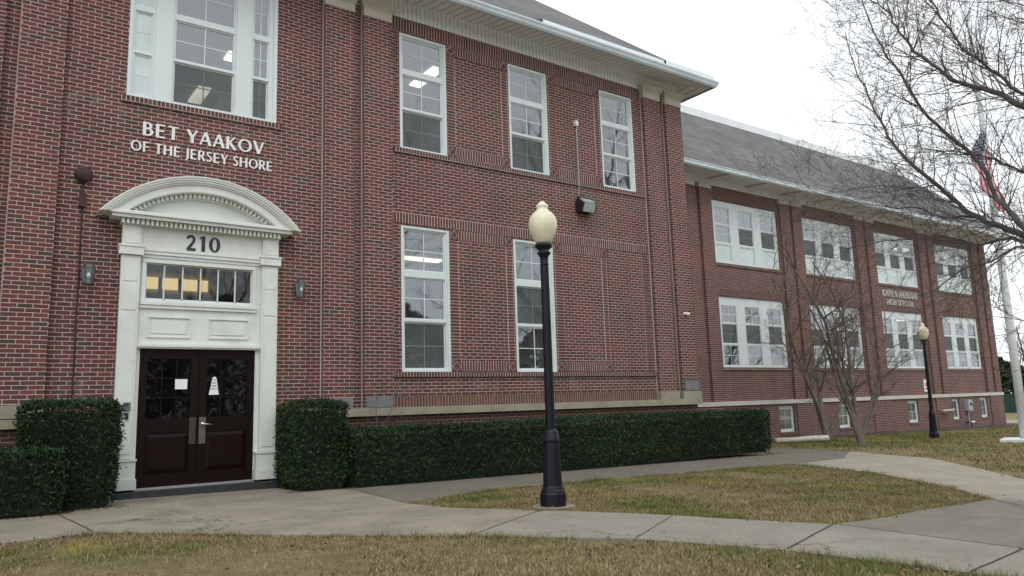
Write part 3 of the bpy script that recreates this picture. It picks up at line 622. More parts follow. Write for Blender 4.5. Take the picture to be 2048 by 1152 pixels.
# door leaves
def leaf(xa, xb, side):
    y = -.035; zt, zb = 2.352, .155; st = .125
    gl = (xa+st, xb-st, 1.235, 2.20)
    d = MB(); d.wall(xa, xb, zb, zt, y, .045, [gl, (xa+st, xb-st, .36, 1.0)])
    pw = (gl[1]-gl[0])/3; ph = (gl[3]-gl[2])/3
    for i in (1, 2): d.box(gl[0]+pw*i-.011, gl[0]+pw*i+.011, y+.004, y+.03, gl[2], gl[3])
    for j in (1, 2):
        for i in range(3): d.box(gl[0]+pw*i+.0115, gl[0]+pw*(i+1)-.0115, y+.0045, y+.03, gl[2]+ph*j-.011, gl[2]+ph*j+.011)
    a, b = xa+st, xb-st     # raised lower panel with a bevelled border
    i_ = .07
    o_ = [(a, y+.022, .36), (b, y+.022, .36), (b, y+.022, 1.0), (a, y+.022, 1.0), (a+i_, y+.002, .36+i_), (b-i_, y+.002, .36+i_), (b-i_, y+.002, 1.0-i_), (a+i_, y+.002, 1.0-i_)]
    d.add(o_, [(0, 1, 5, 4), (1, 2, 6, 5), (2, 3, 7, 6), (3, 0, 4, 7), (4, 5, 6, 7)])
    D = d.build('door', M['door'], B)
    MB().quad((gl[0], y+.02, gl[2]), (gl[1], y+.02, gl[2]), (gl[1], y+.02, gl[3]), (gl[0], y+.02, gl[3])).build('door_pane', M['glass_dark'], D)
    px = xb-.13 if side < 0 else xa+.02
    MB().box(px, px+.105, y-.012, y-.0005, .80, 1.235).build('push_plate', M['steel' if side > 0 else 'steel_dark'], D)
    if side > 0:
        h = MB(); h.smooth = True; h.tube([(px+.055, y-.013, 1.12), (px+.055, y-.05, 1.12)], .033, 16); h.tube([(px+.055, y-.055, 1.12), (px+.10, y-.062, 1.118), (px+.185, y-.06, 1.108)], [.014, .011, .009], 10); h.build('door_handle', M['chrome'], D)
    for z in (.5, 1.3, 2.05):
        x = xa-.006 if side < 0 else xb-.004
        MB().box(x, x+.012, y-.012, y-.0005, z, z+.11).build('hinge', M['steel'], D)
    return D
leaf(-3.885, -2.968, -1); leaf(-2.962, -2.045, 1)
for x0, x1 in ((-3.899, -3.886), (-2.044, -2.031)): MB().box(x0, x1, -.05, .05, .152, 2.358).build('door_jamb', M['white'], SUR)

# ---- rooms behind the glass
def room(x0, x1, y0, y1, z0, z1, m='room', mf='room_floor', mc=None):
    q = MB()
    q.quad((x0, y1, z0), (x1, y1, z0), (x1, y1, z1), (x0, y1, z1)); q.quad((x0, y0, z0), (x0, y1, z0), (x0, y1, z1), (x0, y0, z1)); q.quad((x1, y1, z0), (x1, y0, z0), (x1, y0, z1), (x1, y1, z1))
    q.quad((x0, y0, z1), (x0, y1, z1), (x1, y1, z1), (x1, y0, z1)); q.cur = 1; q.quad((x0, y0, z0), (x1, y0, z0), (x1, y1, z0), (x0, y1, z0))
    return q.build('room', [M[m], M[mf]], B)
room(XL+.3, -4.6, .3, 8, 5.9, 9.36); room(-4.55, -1.3, .3, 8, 5.9, 9.36); room(-.6, 9.2, .3, 9, 5.9, 9.36); room(-.6, 9.2, .3, 9, .9, 5.10); room(-4.9, -1.0, .31, 7.5, .13, 4.6, 'room_dark'); room(XL+.3, -5.0, .3, 8, .9, 5.1)
def ceil_light(x, y, z, lx, ly):
    MB().box(x-lx/2, x+lx/2, y-ly/2, y+ly/2, z-.05, z-.004).build('ceiling_light', M['tube'], B)
for x, y in ((2.63, 2.0), (8.0, 3.6)): ceil_light(x, y, 9.36, .30, 1.2)
ceil_light(-1.75, 5.95, 9.36, .30, 1.1); ceil_light(-1.66, 3.35, 9.36, .26, .45)
for x, y in ((3.2, 3.5), (3.2, 6.5), (6.6, 6.5)): ceil_light(x, y, 5.10, 1.25, .3)
q = MB(); q.box(-3.06, -1.75, 4.5, 4.56, 4.06, 4.31); q.build('ceiling_light', M['hall_glow'], B)  # lamp-lit yellow hall cove, its light put in as emission of the panel
q = MB(); q.box(-4.9, -1.0, 4.57, 4.7, 3.95, 4.45); q.build('hall_beam', M['room_yellow'], B)
q = MB(); [q.box(x-.03, x+.03, 2.6, 2.66, 2.2, 3.999) for x in (-3.45, -3.12, -2.75, -2.38)]; q.box(-4.9, -1.0, 2.60, 2.655, 3.42, 3.47); q.build('hall_screen', M['door'], B)
q = MB(); q.box(-3.16, -3.02, 3.0, 3.05, 1.6, 2.40); q.box(-2.75, -2.65, 3.0, 3.04, 1.15, 1.36); q.box(-2.58, -2.48, 3.0, 3.04, 1.15, 1.36); q.build('hall_door', M['oak'], B)

# ---- the wing
WY = 4.0; WX0, WX1 = XR+.001, 37.42
UPS = [(15.60, 19.45), (21.07, 24.83), (26.47, 30.20), (31.98, 35.76)]
wo = [(a, b, 6.14, 8.50) for a, b in UPS]+[(a, b, 2.37, 4.92) for a, b in UPS]
BAS = [(18.52, 19.48), (22.40, 23.28), (27.90, 28.80), (31.97, 32.72), (34.90, 35.72)]
q = MB(); q.wall(WX0, WX1, 1.17, 9.15, WY, .28, wo); q.quad((WX1, WY, 1.17), (WX1, 19, 1.17), (WX1, 19, 9.15), (WX1, WY, 9.15)); q.quad((WX1, 19, 1.17), (WX0, 19, 1.17), (WX0, 19, 9.15), (WX1, 19, 9.15)); q.build('wall', M['brick_wing'], B)
q = MB(); q.wall(WX0, WX1+.06, -1.2, 1.02, WY-.05, .30, [(a, b, -.03, .93) for a, b in BAS]); q.quad((WX1+.06, WY-.05, -1.2), (WX1+.06, 19, -1.2), (WX1+.06, 19, 1.02), (WX1+.06, WY-.05, 1.02)); q.build('base_wall', M['brick_wing'], B)
q = MB(); q.box(WX0+.06, WX1+.11, WY-.12, WY+.005, 1.021, 1.169); q.box(WX1+.0, WX1+.11, WY+.006, 19, 1.021, 1.169); q.build('stone_belt', M['wingstone'], B)
PX = []
for a, b in ((13.95, 15.46), (19.57, 21.0), (24.93, 26.42), (30.36, 31.88), (35.88, 37.42)): PX += [(a, a+.63), (b-.63, b)]
for a, b in PX:
    p = MB().box(a, b, WY-.10, WY+.01, 1.1695, 8.83).build('pilaster', M['brick_wing'], B)
    MB().box(a-.02, b+.02, WY-.13, WY+.01, 8.831, 9.04).build('capital', M['wingstone'], p)
for a, b in ((14.0, 15.5), (19.6, 21.0), (25.0, 26.4), (30.4, 31.9), (36, 37.47)): MB().box(a, b, WY-.09, WY-.04, -1.2, 1.0205).build('base_pier', M['brick_wing'], B)
for (a, b) in UPS:
    for z, h in ((8.51, .22), (4.93, .215)):
        mt = brick('wing_soldier_row', CO, h+.02, off=0, v0=z-.01, u0=a, tint=.9, dark=.15)
        MB().box(a-.07, b+.07, WY-.012, WY+.004, z, z+h).build('soldier_course', mt, B)
    for z in (6.04, 2.27): MB().box(a-.05, b+.05, WY-.045, WY+.005, z, z+.098).build('brick_sill', M['rowlock'], B)
for i, (a, b) in enumerate(UPS):
    wd = b-a; un = [(a+.135, a+.135+.86), (a+wd/2-.44, a+wd/2+.43), (b-.16-.86, b-.16)]
    cl = []
    for k, (c, d) in enumerate(un):
        cl += [(c, d, 6.22, 6.86, 2 if False else 1, 1, 'frost'), (c, d, 6.93, 7.58, 1, 2, 'screen' if (i, k) != (0, 0) else 'sky_sheet'), (c, d, 7.62, 8.27, 2, 2, 'sky_sheet' if i < 2 or k == 0 else 'glass')]
    grid_window('window', a, b, 6.14, 8.50, WY+.05, cl, mw=.022)
    cl = []
    for k, (c, d) in enumerate(un):
        cl += [(c, d, 2.43, 3.17, 2, 2, 'glass'), (c, d, 3.22, 3.93, 2, 2, 'screen'), (c, d, 3.97, 4.60, 2, 2, 'glass' if i else 'sky_sheet' if k == 2 else 'glass')]
    grid_window('window', a, b, 2.37, 4.92, WY+.05, cl, mw=.022)
for k, (a, b) in enumerate(BAS):
    Wd = grid_window('window', a, b, -.03, .93, WY+.03, [(a+.09, b-.09, .05, .84, 2 if k != 2 else 2, 2, 'glass')])
    if k != 3: MB().quad((a, WY+.09, -.03), (b, WY+.09, -.03), (b, WY+.09, .93), (a, WY+.09, .93)).build('curtain', M['curtain'], Wd)
    MB().box(a-.04, b+.04, WY-.09, WY-.045, -.10, -.031).build('brick_sill', M['rowlock'], B)
room(WX0+.3, WX1-.3, WY+.28, 12, 5.3, 8.75); room(WX0+.3, WX1-.3, WY+.28, 12, 1.3, 5.05, 'room_yellow'); room(WX0+.3, WX1-.3, WY+.25, 9, -.7, .98)
for x, y in ((17.8, 5.0), (23, 7), (28.5, 7), (33.4, 6.2), (36.3, 6.2)): MB().box(x-.6, x+.6, y-.15, y+.15, 8.69, 8.745).build('ceiling_light', M['tube'], B)
for x, y in ((17.4, 6.5), (28, 6.5), (33.5, 6.5)): MB().box(x-.6, x+.6, y-.15, y+.15, 4.99, 5.045).build('ceiling_light', M['tube'], B)
q = MB(); q.box(WX0, WX1+.02, WY-.06, WY-.001, 9.0, 9.24) ; q.box(WX1+.001, WX1+.06, WY-.06, 19, 9.0, 9.24); q.build('frieze', M['frieze'], B)
GE = 3.0
q = MB(); q.quad((WX0, GE, 9.15), (WX0, WY, 9.23), (WX1, WY, 9.23), (WX1+1.0, GE, 9.15)); q.quad((WX1+1.0, GE, 9.15), (WX1, WY, 9.23), (WX1, 19, 9.23), (WX1+1.0, 20, 9.15)); q.build('soffit', M['soffit_wing'], B)
q = MB(); gutter(q, [(0, 0), (.05, .0), (.09, .05), (.09, .13), (.11, .15), (.11, .18), (0, .18)], WX0+.2, 0, WX1+1.0, GE, 9.13, 20); q.build('gutter', M['gutter'], B)
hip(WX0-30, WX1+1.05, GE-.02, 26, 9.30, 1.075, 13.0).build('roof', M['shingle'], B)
q = MB(); h = (13.0-9.3)/1.075; q.box(WX0-20, WX1+1.05-h-.3, GE+h-.02, GE+h+.1, 13.0, 13.32); q.build('roof_flashing', M['flash'], B)
# hide the wing roof's overlap inside the main block: the main roof rises above it

# ------------------------------------------------------------------ lettering (drawn as strokes, thick stems and thin bars)
T_, t_ = .155, .095
def L(x0, y0, x1, y1, w=T_): return ('l', [(x0, y0), (x1, y1)], w)
def A(cx, cy, rx, ry, a0, a1): return ('a', (cx, cy, rx, ry, a0, a1), None)
def Pl(pts, w): return ('l', pts, w)
GL = {
'A': (.68, [L(.05, 0, .33, 1, t_), L(.34, 1, .62, 0), L(.15, .33, .52, .33, t_)]), 'B': (.60, [L(.1, 0, .1, 1), L(.1, .955, .26, .955, t_), A(.25, .745, .19, .21, 90, -90), L(.1, .535, .28, .535, t_), A(.27, .29, .225, .245, 90, -90), L(.1, .045, .28, .045, t_)]),
'C': (.68, [A(.42, .5, .33, .455, 48, 312)]), 'E': (.56, [L(.1, 0, .1, 1), L(.1, .955, .5, .955, t_), L(.1, .52, .46, .52, t_), L(.1, .045, .52, .045, t_)]), 'F': (.52, [L(.1, 0, .1, 1), L(.1, .955, .5, .955, t_), L(.1, .52, .45, .52, t_)]),
'G': (.74, [A(.42, .5, .33, .455, 48, 330), L(.64, .44, .64, .1)]), 'H': (.74, [L(.1, 0, .1, 1), L(.62, 0, .62, 1), L(.1, .52, .62, .52, t_)]), 'I': (.24, [L(.12, 0, .12, 1)]), 'J': (.30, [L(.18, 1, .18, .0), L(.18, .02, .02, -.2, .1)]),
'K': (.62, [L(.1, 0, .1, 1), L(.16, .5, .52, 1, t_), L(.2, .55, .56, 0)]), 'L': (.52, [L(.1, 0, .1, 1), L(.1, .045, .5, .045, t_)]), 'M': (.90, [L(.07, 0, .14, 1, t_), L(.15, 1, .44, .08), L(.44, .08, .74, 1, t_), L(.75, 1, .82, 0)]),
'N': (.74, [L(.09, 0, .09, 1, t_), L(.1, 1, .62, .03), L(.63, 0, .63, 1, t_)]), 'O': (.86, [A(.43, .5, .34, .455, 0, 360)]), 'R': (.62, [L(.1, 0, .1, 1), L(.1, .955, .28, .955, t_), A(.27, .72, .20, .235, 90, -90), L(.1, .485, .3, .485, t_), L(.27, .48, .57, 0)]),
'S': (.52, [Pl([(.43, .86), (.34, .94), (.22, .95), (.12, .88), (.10, .74), (.17, .62), (.34, .48), (.43, .34), (.42, .17), (.31, .06), (.17, .05), (.05, .13)], .125)]), 'T': (.62, [L(.31, 0, .31, 1), L(.02, .955, .60, .955, t_)]),
'U': (.70, [L(.1, 1, .1, .3), A(.34, .3, .24, .27, 180, 360), L(.58, .3, .58, 1, t_)]), 'V': (.66, [L(.05, 1, .33, .02), L(.33, .02, .6, 1, t_)]), 'Y': (.64, [L(.32, 0, .32, .45), L(.05, 1, .32, .43), L(.32, .43, .58, 1, t_)]), 'Z': (.60, [L(.05, .955, .54, .955, t_), L(.54, .95, .07, .05), L(.05, .045, .56, .045, t_)]),
'0': (.72, [('a', (.36, .5, .25, .44, 0, 360), .22)]), '1': (.46, [L(.25, 0, .25, 1, .2), L(.05, .84, .25, .97, .1)]), '2': (.68, [Pl([(.1, .76), (.14, .88), (.28, .95), (.44, .90), (.5, .74), (.42, .52), (.25, .28), (.1, .08)], .17), L(.05, .075, .6, .075, .16)]),
}
def glyph(ch, x0, z0, h, yf, th, sx=1.0):
    mb = MB(); k = 0
    def put(poly):
        nonlocal k
        P_ = [(x0+px*h*sx, z0+pz*h) for px, pz in poly]
        ar = sum(a[0]*b[1]-b[0]*a[1] for a, b in zip(P_, P_[1:]+P_[:1]))
        mb.prism_y(P_ if ar > 0 else P_[::-1], yf-k*.0006, yf+th); k += 1
    for kind, d, w_ in GL[ch][1]:
        if kind == 'l':
            n_ = len(d); Lf = []; Rt = []
            for i in range(n_):
                a = d[max(i-1, 0)]; b = d[min(i+1, n_-1)]; l = math.hypot(b[0]-a[0], b[1]-a[1]); nx, ny = -(b[1]-a[1])/l, (b[0]-a[0])/l
                ww = w_*.5*(1.10 if i in (0, n_-1) and n_ == 2 else 1.0); Lf.append((d[i][0]+nx*ww, d[i][1]+ny*ww)); Rt.append((d[i][0]-nx*ww, d[i][1]-ny*ww))
            if n_ == 2: put(Lf+Rt[::-1])
            else:
                b = len(mb.v); vs = []; fs = []
                for yy in (yf-k*.0006, yf+th):
                    for p_ in Lf: vs.append((x0+p_[0]*h*sx, yy, z0+p_[1]*h))
                    for p_ in Rt: vs.append((x0+p_[0]*h*sx, yy, z0+p_[1]*h))
                for i in range(n_-1):
                    fs += [(i, i+1, n_+i+1, n_+i)[::-1], (i, i+1, 2*n_+i+1, 2*n_+i), (n_+i+1, n_+i, 3*n_+i, 3*n_+i+1)]
                mb.add(vs, fs); k += 1
        else:
            cx, cy, rx, ry, a0, a1 = d; n_ = 28; vs = []; fs = []; TT = w_ or T_
            for yy in (yf-k*.0006, yf+th):
                for i in range(n_+1):
                    a = R(a0+(a1-a0)*i/n_); ww = (t_+(TT-t_)*abs(math.cos(a))**1.3)*.5
                    for q_ in (1, -1): vs.append((x0+(cx+(rx+q_*ww)*math.cos(a))*h*sx, yy, z0+(cy+(ry+q_*ww)*math.sin(a))*h))
            m = 2*(n_+1)
            for i in range(n_):
                o, p_ = 2*i, 2*i+2
                f = (o, o+1, p_+1, p_); fs += [f if a1 < a0 else f[::-1], (o, p_, m+p_, m+o), (o+1, m+o+1, m+p_+1, p_+1)]
            mb.add(vs, fs); k += 1
    return mb
def text_line(txt, xa, xb, z, h, yf, th, mat, parent, name='letter', gap=.10, space=.34, sx=None):
    adv = sum((space if c == ' ' else GL[c][0]+gap) for c in txt)-gap
    s = (xb-xa)/(adv*h) if sx is None else sx; x = xa
    for c in txt:
        if c == ' ': x += space*h*s; continue
        glyph(c, x, z, h, yf, th, s).build(name, mat, parent); x += (GL[c][0]+gap)*h*s
sg = thing('wall_sign', 'raised white letters reading BET YAAKOV OF THE JERSEY SHORE over the door', 'sign', (-2.96, 0, 5.6))
text_line('BET YAAKOV', -3.99, -1.95, 5.955, .235, -.03, .028, M['letter'], sg)
text_line('OF THE JERSEY SHORE', -4.16, -1.79, 5.665, .178, -.03, .028, M['letter'], sg)
sg = thing('wall_sign', 'raised pale letters reading KAREN MIZRAHI HIGH SCHOOL on the brick wing', 'sign', (28.4, WY, 5.3))
text_line('KAREN MIZRAHI', 26.80, 29.87, 5.57, .31, WY-.03, .028, M['letter_grey'], sg)
text_line('HIGH SCHOOL', 27.1, 29.45, 5.20, .26, WY-.03, .028, M['letter_grey'], sg)
sg = thing('house_number', 'black numerals 210 on the white board above the transom', 'number', (-2.98, -.11, 4.0))
text_line('210', -3.26, -2.70, 4.03, .265, -.121, .011, M['black_letter'], sg, 'numeral', gap=.14)
nt_ = MB().prism_y([(-2.80, 1.60), (-2.635, 1.60), (-2.675, 1.86), (-2.69, 1.90), (-2.735, 1.90), (-2.75, 1.86)], -.0365, -.0355)
no = thing('door_notice', 'tapering white paper notice with black writing on the right door', 'notice', (-2.72, -.036, 1.6)); nt_.build('sheet', M['paper'], no)
for tx, a, b, z in (('USE', -2.738, -2.69, 1.835), ('BACK', -2.753, -2.68, 1.785), ('ENTRANCE', -2.775, -2.662, 1.735), ('THANK YOU', -2.782, -2.655, 1.685)): text_line(tx, a, b, z, .026, -.0372, .0006, M['black_letter'], no, 'print_letter')
tag(MB().prism_y([(-3.335, 1.70), (-3.145, 1.70), (-3.145, 1.865), (-3.335, 1.865)], -.0365, -.0355).build('door_notice', M['paper'], loc=(-3.24, -.036, 1.7)), 'plain white sheet of paper taped in the left door window', 'notice')

# ------------------------------------------------------------------ fittings on the walls
def lantern(x, z, label):
    t = thing('wall_lantern', label, 'wall lamp', (x, -.02, z), 'lanterns either side of the door')
    def pp(nm, mb, m): mb.v = [(v[0]+x, v[1]-.02, v[2]+z) for v in mb.v]; return mb.build(nm, M[m], t)
    pp('back_plate', MB().box(-.055, .055, 0, .02, -.11, .12), 'verdi')
    q = MB(); q.lathe([(.03, .19), (.075, .165), (.10, .11)], 0, -.12, 0, 6); q.lathe([(.016, .19), (.02, .21), (.006, .235)], 0, -.12, 0, 8); q.tube([(0, 0, .13), (0, -.05, .17), (0, -.12, .20)], .010, 6); pp('lantern_cap', q, 'verdi')
    pp('lantern_glass', MB().lathe([(.062, -.12), (.094, .108)], 0, -.12, 0, 6), 'lantern_glass')
    q = MB(); q.lathe([(.07, -.145), (.066, -.118)], 0, -.12, 0, 6)
    for k in range(6): a = 2*PI*k/6; q.tube([(.064*math.cos(a), -.12+.064*math.sin(a), -.12), (.096*math.cos(a), -.12+.096*math.sin(a), .11)], .006, 4)
    pp('lantern_frame', q, 'verdi')
    q = MB(); q.smooth = True; q.lathe([(.012, -.07), (.034, -.03), (.036, 0), (.02, .04), (.012, .06)], 0, -.168, 0.0, 12); pp('bulb', q, 'bulb')
lantern(-4.69, 3.49, 'small green-grey wall lantern beside the rusty pipe, left of the door'); lantern(-1.28, 3.48, 'small green-grey wall lantern on brick between white door surround and pilaster')
t = thing('alarm_bell', 'round rusty alarm bell high on the brick left of the doorway', 'bell', (-4.82, 0, 5.13))
q = MB(); q.smooth = True; n_ = 24
pr = [(.13, 0), (.13, .05), (.115, .085), (.07, .11), (.0, .115)]
vs = [(-4.82+r*math.cos(2*PI*k/n_), -.03-h, 5.13+r*math.sin(2*PI*k/n_)) for r, h in pr for k in range(n_)]
q.add(vs, [(i*n_+k, i*n_+(k+1) % n_, (i+1)*n_+(k+1) % n_, (i+1)*n_+k)[::-1] for i in range(len(pr)-1) for k in range(n_)]+[tuple(range(n_))]); q.build('gong', M['rust'], t)
MB().box(-4.88, -4.76, -.03, .0, 5.07, 5.19).build('bell_mount', M['rust'], t)
t = thing('electric_conduit', 'thin rusty conduit with junction box running down the brick left of the door', 'conduit', (-4.80, 0, 1.5))
MB().tube([(-4.82, -.02, 5.0), (-4.82, -.02, 4.82)], .012, 6).build('conduit_pipe', M['rust'], t); MB().box(-4.865, -4.765, -.08, .0, 4.60, 4.82).build('junction_box', M['rust'], t); MB().tube([(-4.81, -.02, 4.60), (-4.80, -.02, 1.55)], .014, 6).build('conduit_pipe', M['rust'], t); MB().box(-4.82, -4.78, -.04, -.0, 1.5, 1.55).build('pipe_clip', M['whiteplastic'], t)
t = thing('door_intercom', 'black and grey keypad intercom on the left white door column', 'intercom', (-4.06, -.15, 1.34))
q = MB(); q.box(-4.115, -4.015, -.205, -.164, 1.375, 1.50); q.build('camera_unit', M['greyplastic'], t)
q = MB(); q.smooth = True; q.tube([(-4.065, -.2055, 1.465), (-4.065, -.211, 1.465)], .016, 14); q.build('lens', M['black'], t); MB().box(-4.085, -4.035, -.20, -.164, 1.24, 1.335).build('card_reader', M['black'], t)
t = thing('flood_light', 'dark bronze flood light with prismatic glass on the upper brick wall', 'flood light', (5.78, 0, 5.9))
def fl(nm, poly, m, y0f):   # tilted box: poly in (y,z), extruded along X
    q = MB(); n_ = len(poly); xa, xb = y0f; vs = [(xa, y, z) for y, z in poly]+[(xb, y, z) for y, z in poly]
    q.add(vs, [tuple(range(n_))[::-1], tuple(range(n_, 2*n_))]+[(i, (i+1) % n_, n_+(i+1) % n_, n_+i) for i in range(n_)]); return q.build(nm, M[m], t)
fl('housing', [(0, 5.83), (0, 6.10), (-.10, 6.16), (-.30, 6.00), (-.22, 5.80)], 'floodbody', (5.56, 5.99))
fl('glass_front', [(-.115, 6.142), (-.285, 6.008), (-.30, 6.02), (-.13, 6.158)], 'floodglass', (5.60, 5.95)); fl('visor', [(-.09, 6.17), (-.13, 6.19), (-.135, 6.18), (-.095, 6.16)], 'floodbody', (5.55, 6.0))
fl('lens_face', [(-.30, 6.0), (-.222, 5.80), (-.232, 5.80), (-.312, 6.0)], 'floodglass', (5.60, 5.95))
t = thing('electric_conduit', 'straight grey conduit rising from the flood light to a small box', 'conduit', (5.66, 0, 6.1))
MB().tube([(5.66, -.015, 6.12), (5.66, -.06, 6.5), (5.66, -.06, 8.02)], .011, 6).build('conduit_pipe', M['grey_metal'], t); MB().box(5.62, 5.70, -.09, -.0, 8.0, 8.13).build('junction_box', M['whiteplastic'], t)
t = thing('security_camera', 'small white dome camera on the corner brick pilaster', 'camera', (9.10, -.1, 3.5))
q = MB(); q.smooth = True; q.tube([(9.05, -.10, 3.50), (9.05, -.14, 3.50), (9.05, -.15, 3.50)], [.045, .045, .03], 14); q.tube([(9.05, -.15, 3.50), (9.11, -.20, 3.48), (9.14, -.22, 3.47)], [.04, .045, .04], 14); q.build('housing', M['whiteplastic'], t)
q = MB(); q.smooth = True; q.tube([(9.14, -.221, 3.47), (9.155, -.235, 3.466)], [.03, .018], 12); q.build('lens', M['black'], t)
# wing fittings
t = thing('electric_meter', 'grey electric meter box on the wing base near its far corner', 'meter', (33.45, WY-.05, .36))
MB().box(33.2, 33.62, WY-.24, WY-.051, .34, .86).build('meter_box', M['grey_metal'], t); q = MB(); q.smooth = True; q.tube([(33.47, WY-.24, .68), (33.47, WY-.32, .68)], .085, 16); q.build('meter_dial', M['lantern_glass'], t); MB().tube([(33.35, WY-.12, .34), (33.35, WY-.12, -.4)], .03, 8).build('meter_pipe', M['grey_metal'], t)
t = thing('fire_connection', 'pale pink twin-outlet fire department connection on the wing base', 'fire connection', (31.0, WY-.05, .36))
q = MB(); q.smooth = True; q.tube([(30.95, WY-.05, .40), (30.95, WY-.25, .40)], .07, 12); q.tube([(30.55, WY-.32, .39), (30.68, WY-.26, .40), (31.2, WY-.26, .41), (31.35, WY-.32, .41)], [.085, .065, .065, .085], 12); q.build('pipe_body', M['pinkpipe'], t)
q = MB(); q.smooth = True; q.tube([(30.50, WY-.34, .39), (30.56, WY-.31, .39)], .095, 12); q.build('outlet_cap', M['pinkpipe'], t); q = MB(); q.smooth = True; q.tube([(31.34, WY-.31, .41), (31.40, WY-.34, .41)], .095, 12); q.build('outlet_cap', M['pinkpipe'], t)
t = thing('wall_notice', 'small white notice plate on the wing wall behind the far lamp post', 'notice', (29.8, WY, 1.2)); MB().box(29.58, 30.0, WY-.02, WY-.0, 1.30, 1.86).build('plate', M['paper'], t); q = MB(); q.box(29.70, 29.88, WY-.024, WY-.0205, 1.55, 1.72); q.build('symbol', M['red'], t)
for z in (1.42,): MB().box(29.66, 29.92, WY-.024, WY-.0205, z, z+.06).build('print_line', M['black_letter'], t)
t = thing('gas_valve', 'short dark pipe stub with valve at the wing foot below the meter', 'pipe', (33.2, WY-.2, -.45)); q = MB(); q.tube([(33.1, WY-.06, -.2), (33.1, WY-.3, -.2), (33.1, WY-.3, -.55)], .035, 8); q.build('pipe_stub', M['black'], t); q = MB(); q.tube([(33.1, WY-.3, -.2), (33.35, WY-.35, -.18)], .05, 8); q.build('valve', M['whiteplastic'], t)
q = MB(); q.smooth = True; q.tube([(15.35, 1.93, G(15)+.10), (16.0, 1.74, G(15)+.09), (16.6, 1.55, G(15)+.11), (17.25, 1.28, G(16)+.11)], [.085, .085, .09, .10], 10)
tag(q.build('drain_pipe', M['pvc'], loc=(16, 1.7, G(16))), 'dirty white pipe lying on the ground between hedge and bare trees', 'pipe')

# ------------------------------------------------------------------ lamp posts
LP = (.02, -5.70, G(.02)+.028)
lp = thing('lamp_post', 'near black lamp post with cream acorn globe beside the front path', 'street lamp', LP, 'acorn lamp posts on the lawn')
def lpart(nm, mb, m): mb.v = [(v[0]+LP[0], v[1]+LP[1], v[2]+LP[2]) for v in mb.v]; return mb.build(nm, M[m], lp)
q = MB(); q.lathe([(.172, 0), (.172, .15), (.160, .175), (.160, .19), (.142, .21), (.142, .222), (.128, .25)], 0, 0, 0, 8, PI/8); lpart('post_base', q, 'lampblack')
q = MB(); q.lathe([(.127, .2505), (.106, .80), (.106, .802)], 0, 0, 0, 8, PI/8); bs = lpart('base_shaft', q, 'lampblack')
q = MB(); q.smooth = True; q.lathe([(.110, .8025), (.112, .82), (.104, .835), (.106, .88), (.09, .90), (.092, .925), (.075, .945), (.062, .96)], 0, 0, 0, 24); lpart('ring_moulding', q, 'lampblack')
q = MB(); q.smooth = True; n_ = 16
vs = []; zz = [.9605, 3.10]
for z, r in ((.9605, .062), (3.10, .054)):
    for k in range(2*n_): a = PI*k/n_; rr = r*(1 if k % 2 else .90); vs.append((rr*math.cos(a), rr*math.sin(a), z))
m = 2*n_; q.add(vs, [(k, (k+1) % m, m+(k+1) % m, m+k) for k in range(m)]); lpart('pole', q, 'lampblack')
q = MB(); q.smooth = True; q.lathe([(.054, 3.1005), (.060, 3.115), (.052, 3.135), (.054, 3.20), (.075, 3.245), (.095, 3.262), (.090, 3.275), (.068, 3.295), (.072, 3.315), (.112, 3.345), (.118, 3.365), (.116, 3.385), (.09, 3.392)], 0, 0, 0, 28); lpart('lamp_collar', q, 'lampblack')
q = MB(); q.smooth = True; q.lathe([(.088, 3.3925), (.112, 3.42), (.148, 3.49), (.176, 3.56), (.192, 3.635), (.190, 3.70), (.172, 3.76), (.150, 3.79), (.134, 3.80), (.134, 3.815), (.105, 3.83), (.083, 3.855), (.072, 3.875), (.082, 3.90), (.084, 3.92), (.066, 3.94), (.050, 3.945), (.045, 3.96), (.030, 3.975), (.0, 3.985)], 0, 0, 0, 36); lpart('globe', q, 'globe')
q = MB(); q.add([(-.1245, -.045, .50), (-.1245, -.02, .42), (-.1235, -.028, .40), (-.123, -.052, .47)], [(0, 1, 2, 3)]); q.v = [(v[0]+.006, v[1]-.028, v[2]) for v in q.v]
dup(lp, (21.0, -.37, G(21)+.0), .2, 'far black lamp post with cream globe seen through bare twigs before the wing')

# ------------------------------------------------------------------ flagpole and flag
FP = (19.66, -3.65, G(19.66))
fp = thing('flagpole', 'tall white tapered flagpole on a flat white pad at the right', 'flagpole', FP)
def fpp(nm, mb, m): mb.v = [(v[0]+FP[0], v[1]+FP[1], v[2]+FP[2]) for v in mb.v]; return mb.build(nm, M[m], fp)
TOPX = -.16
q = MB(); q.smooth = True; q.tube([(TOPX*h/14*(1), 0, h) for h in (.11, 3, 6, 9, 12, 15)], [.125, .115, .102, .088, .072, .058], 20); fpp('pole', q, 'polepaint')
q = MB(); q.lathe([(.85, -.05), (.85, .09), (.82, .11)], 0, 0, 0, 4, PI/4+.3); fpp('pad', q, 'polepaint')
q = MB(); q.smooth = True; q.lathe([(.0, .0), (.09, .03), (.12, .1), (.09, .17), (0, .2)], TOPX*15/14, 0, 15, 14); fpp('finial', q, 'chrome')
q = MB(); q.tube([(-.13, -.06, 1.3), (-.2+TOPX, -.06, 14.9)], .006, 4); fpp('halyard', q, 'polepaint')
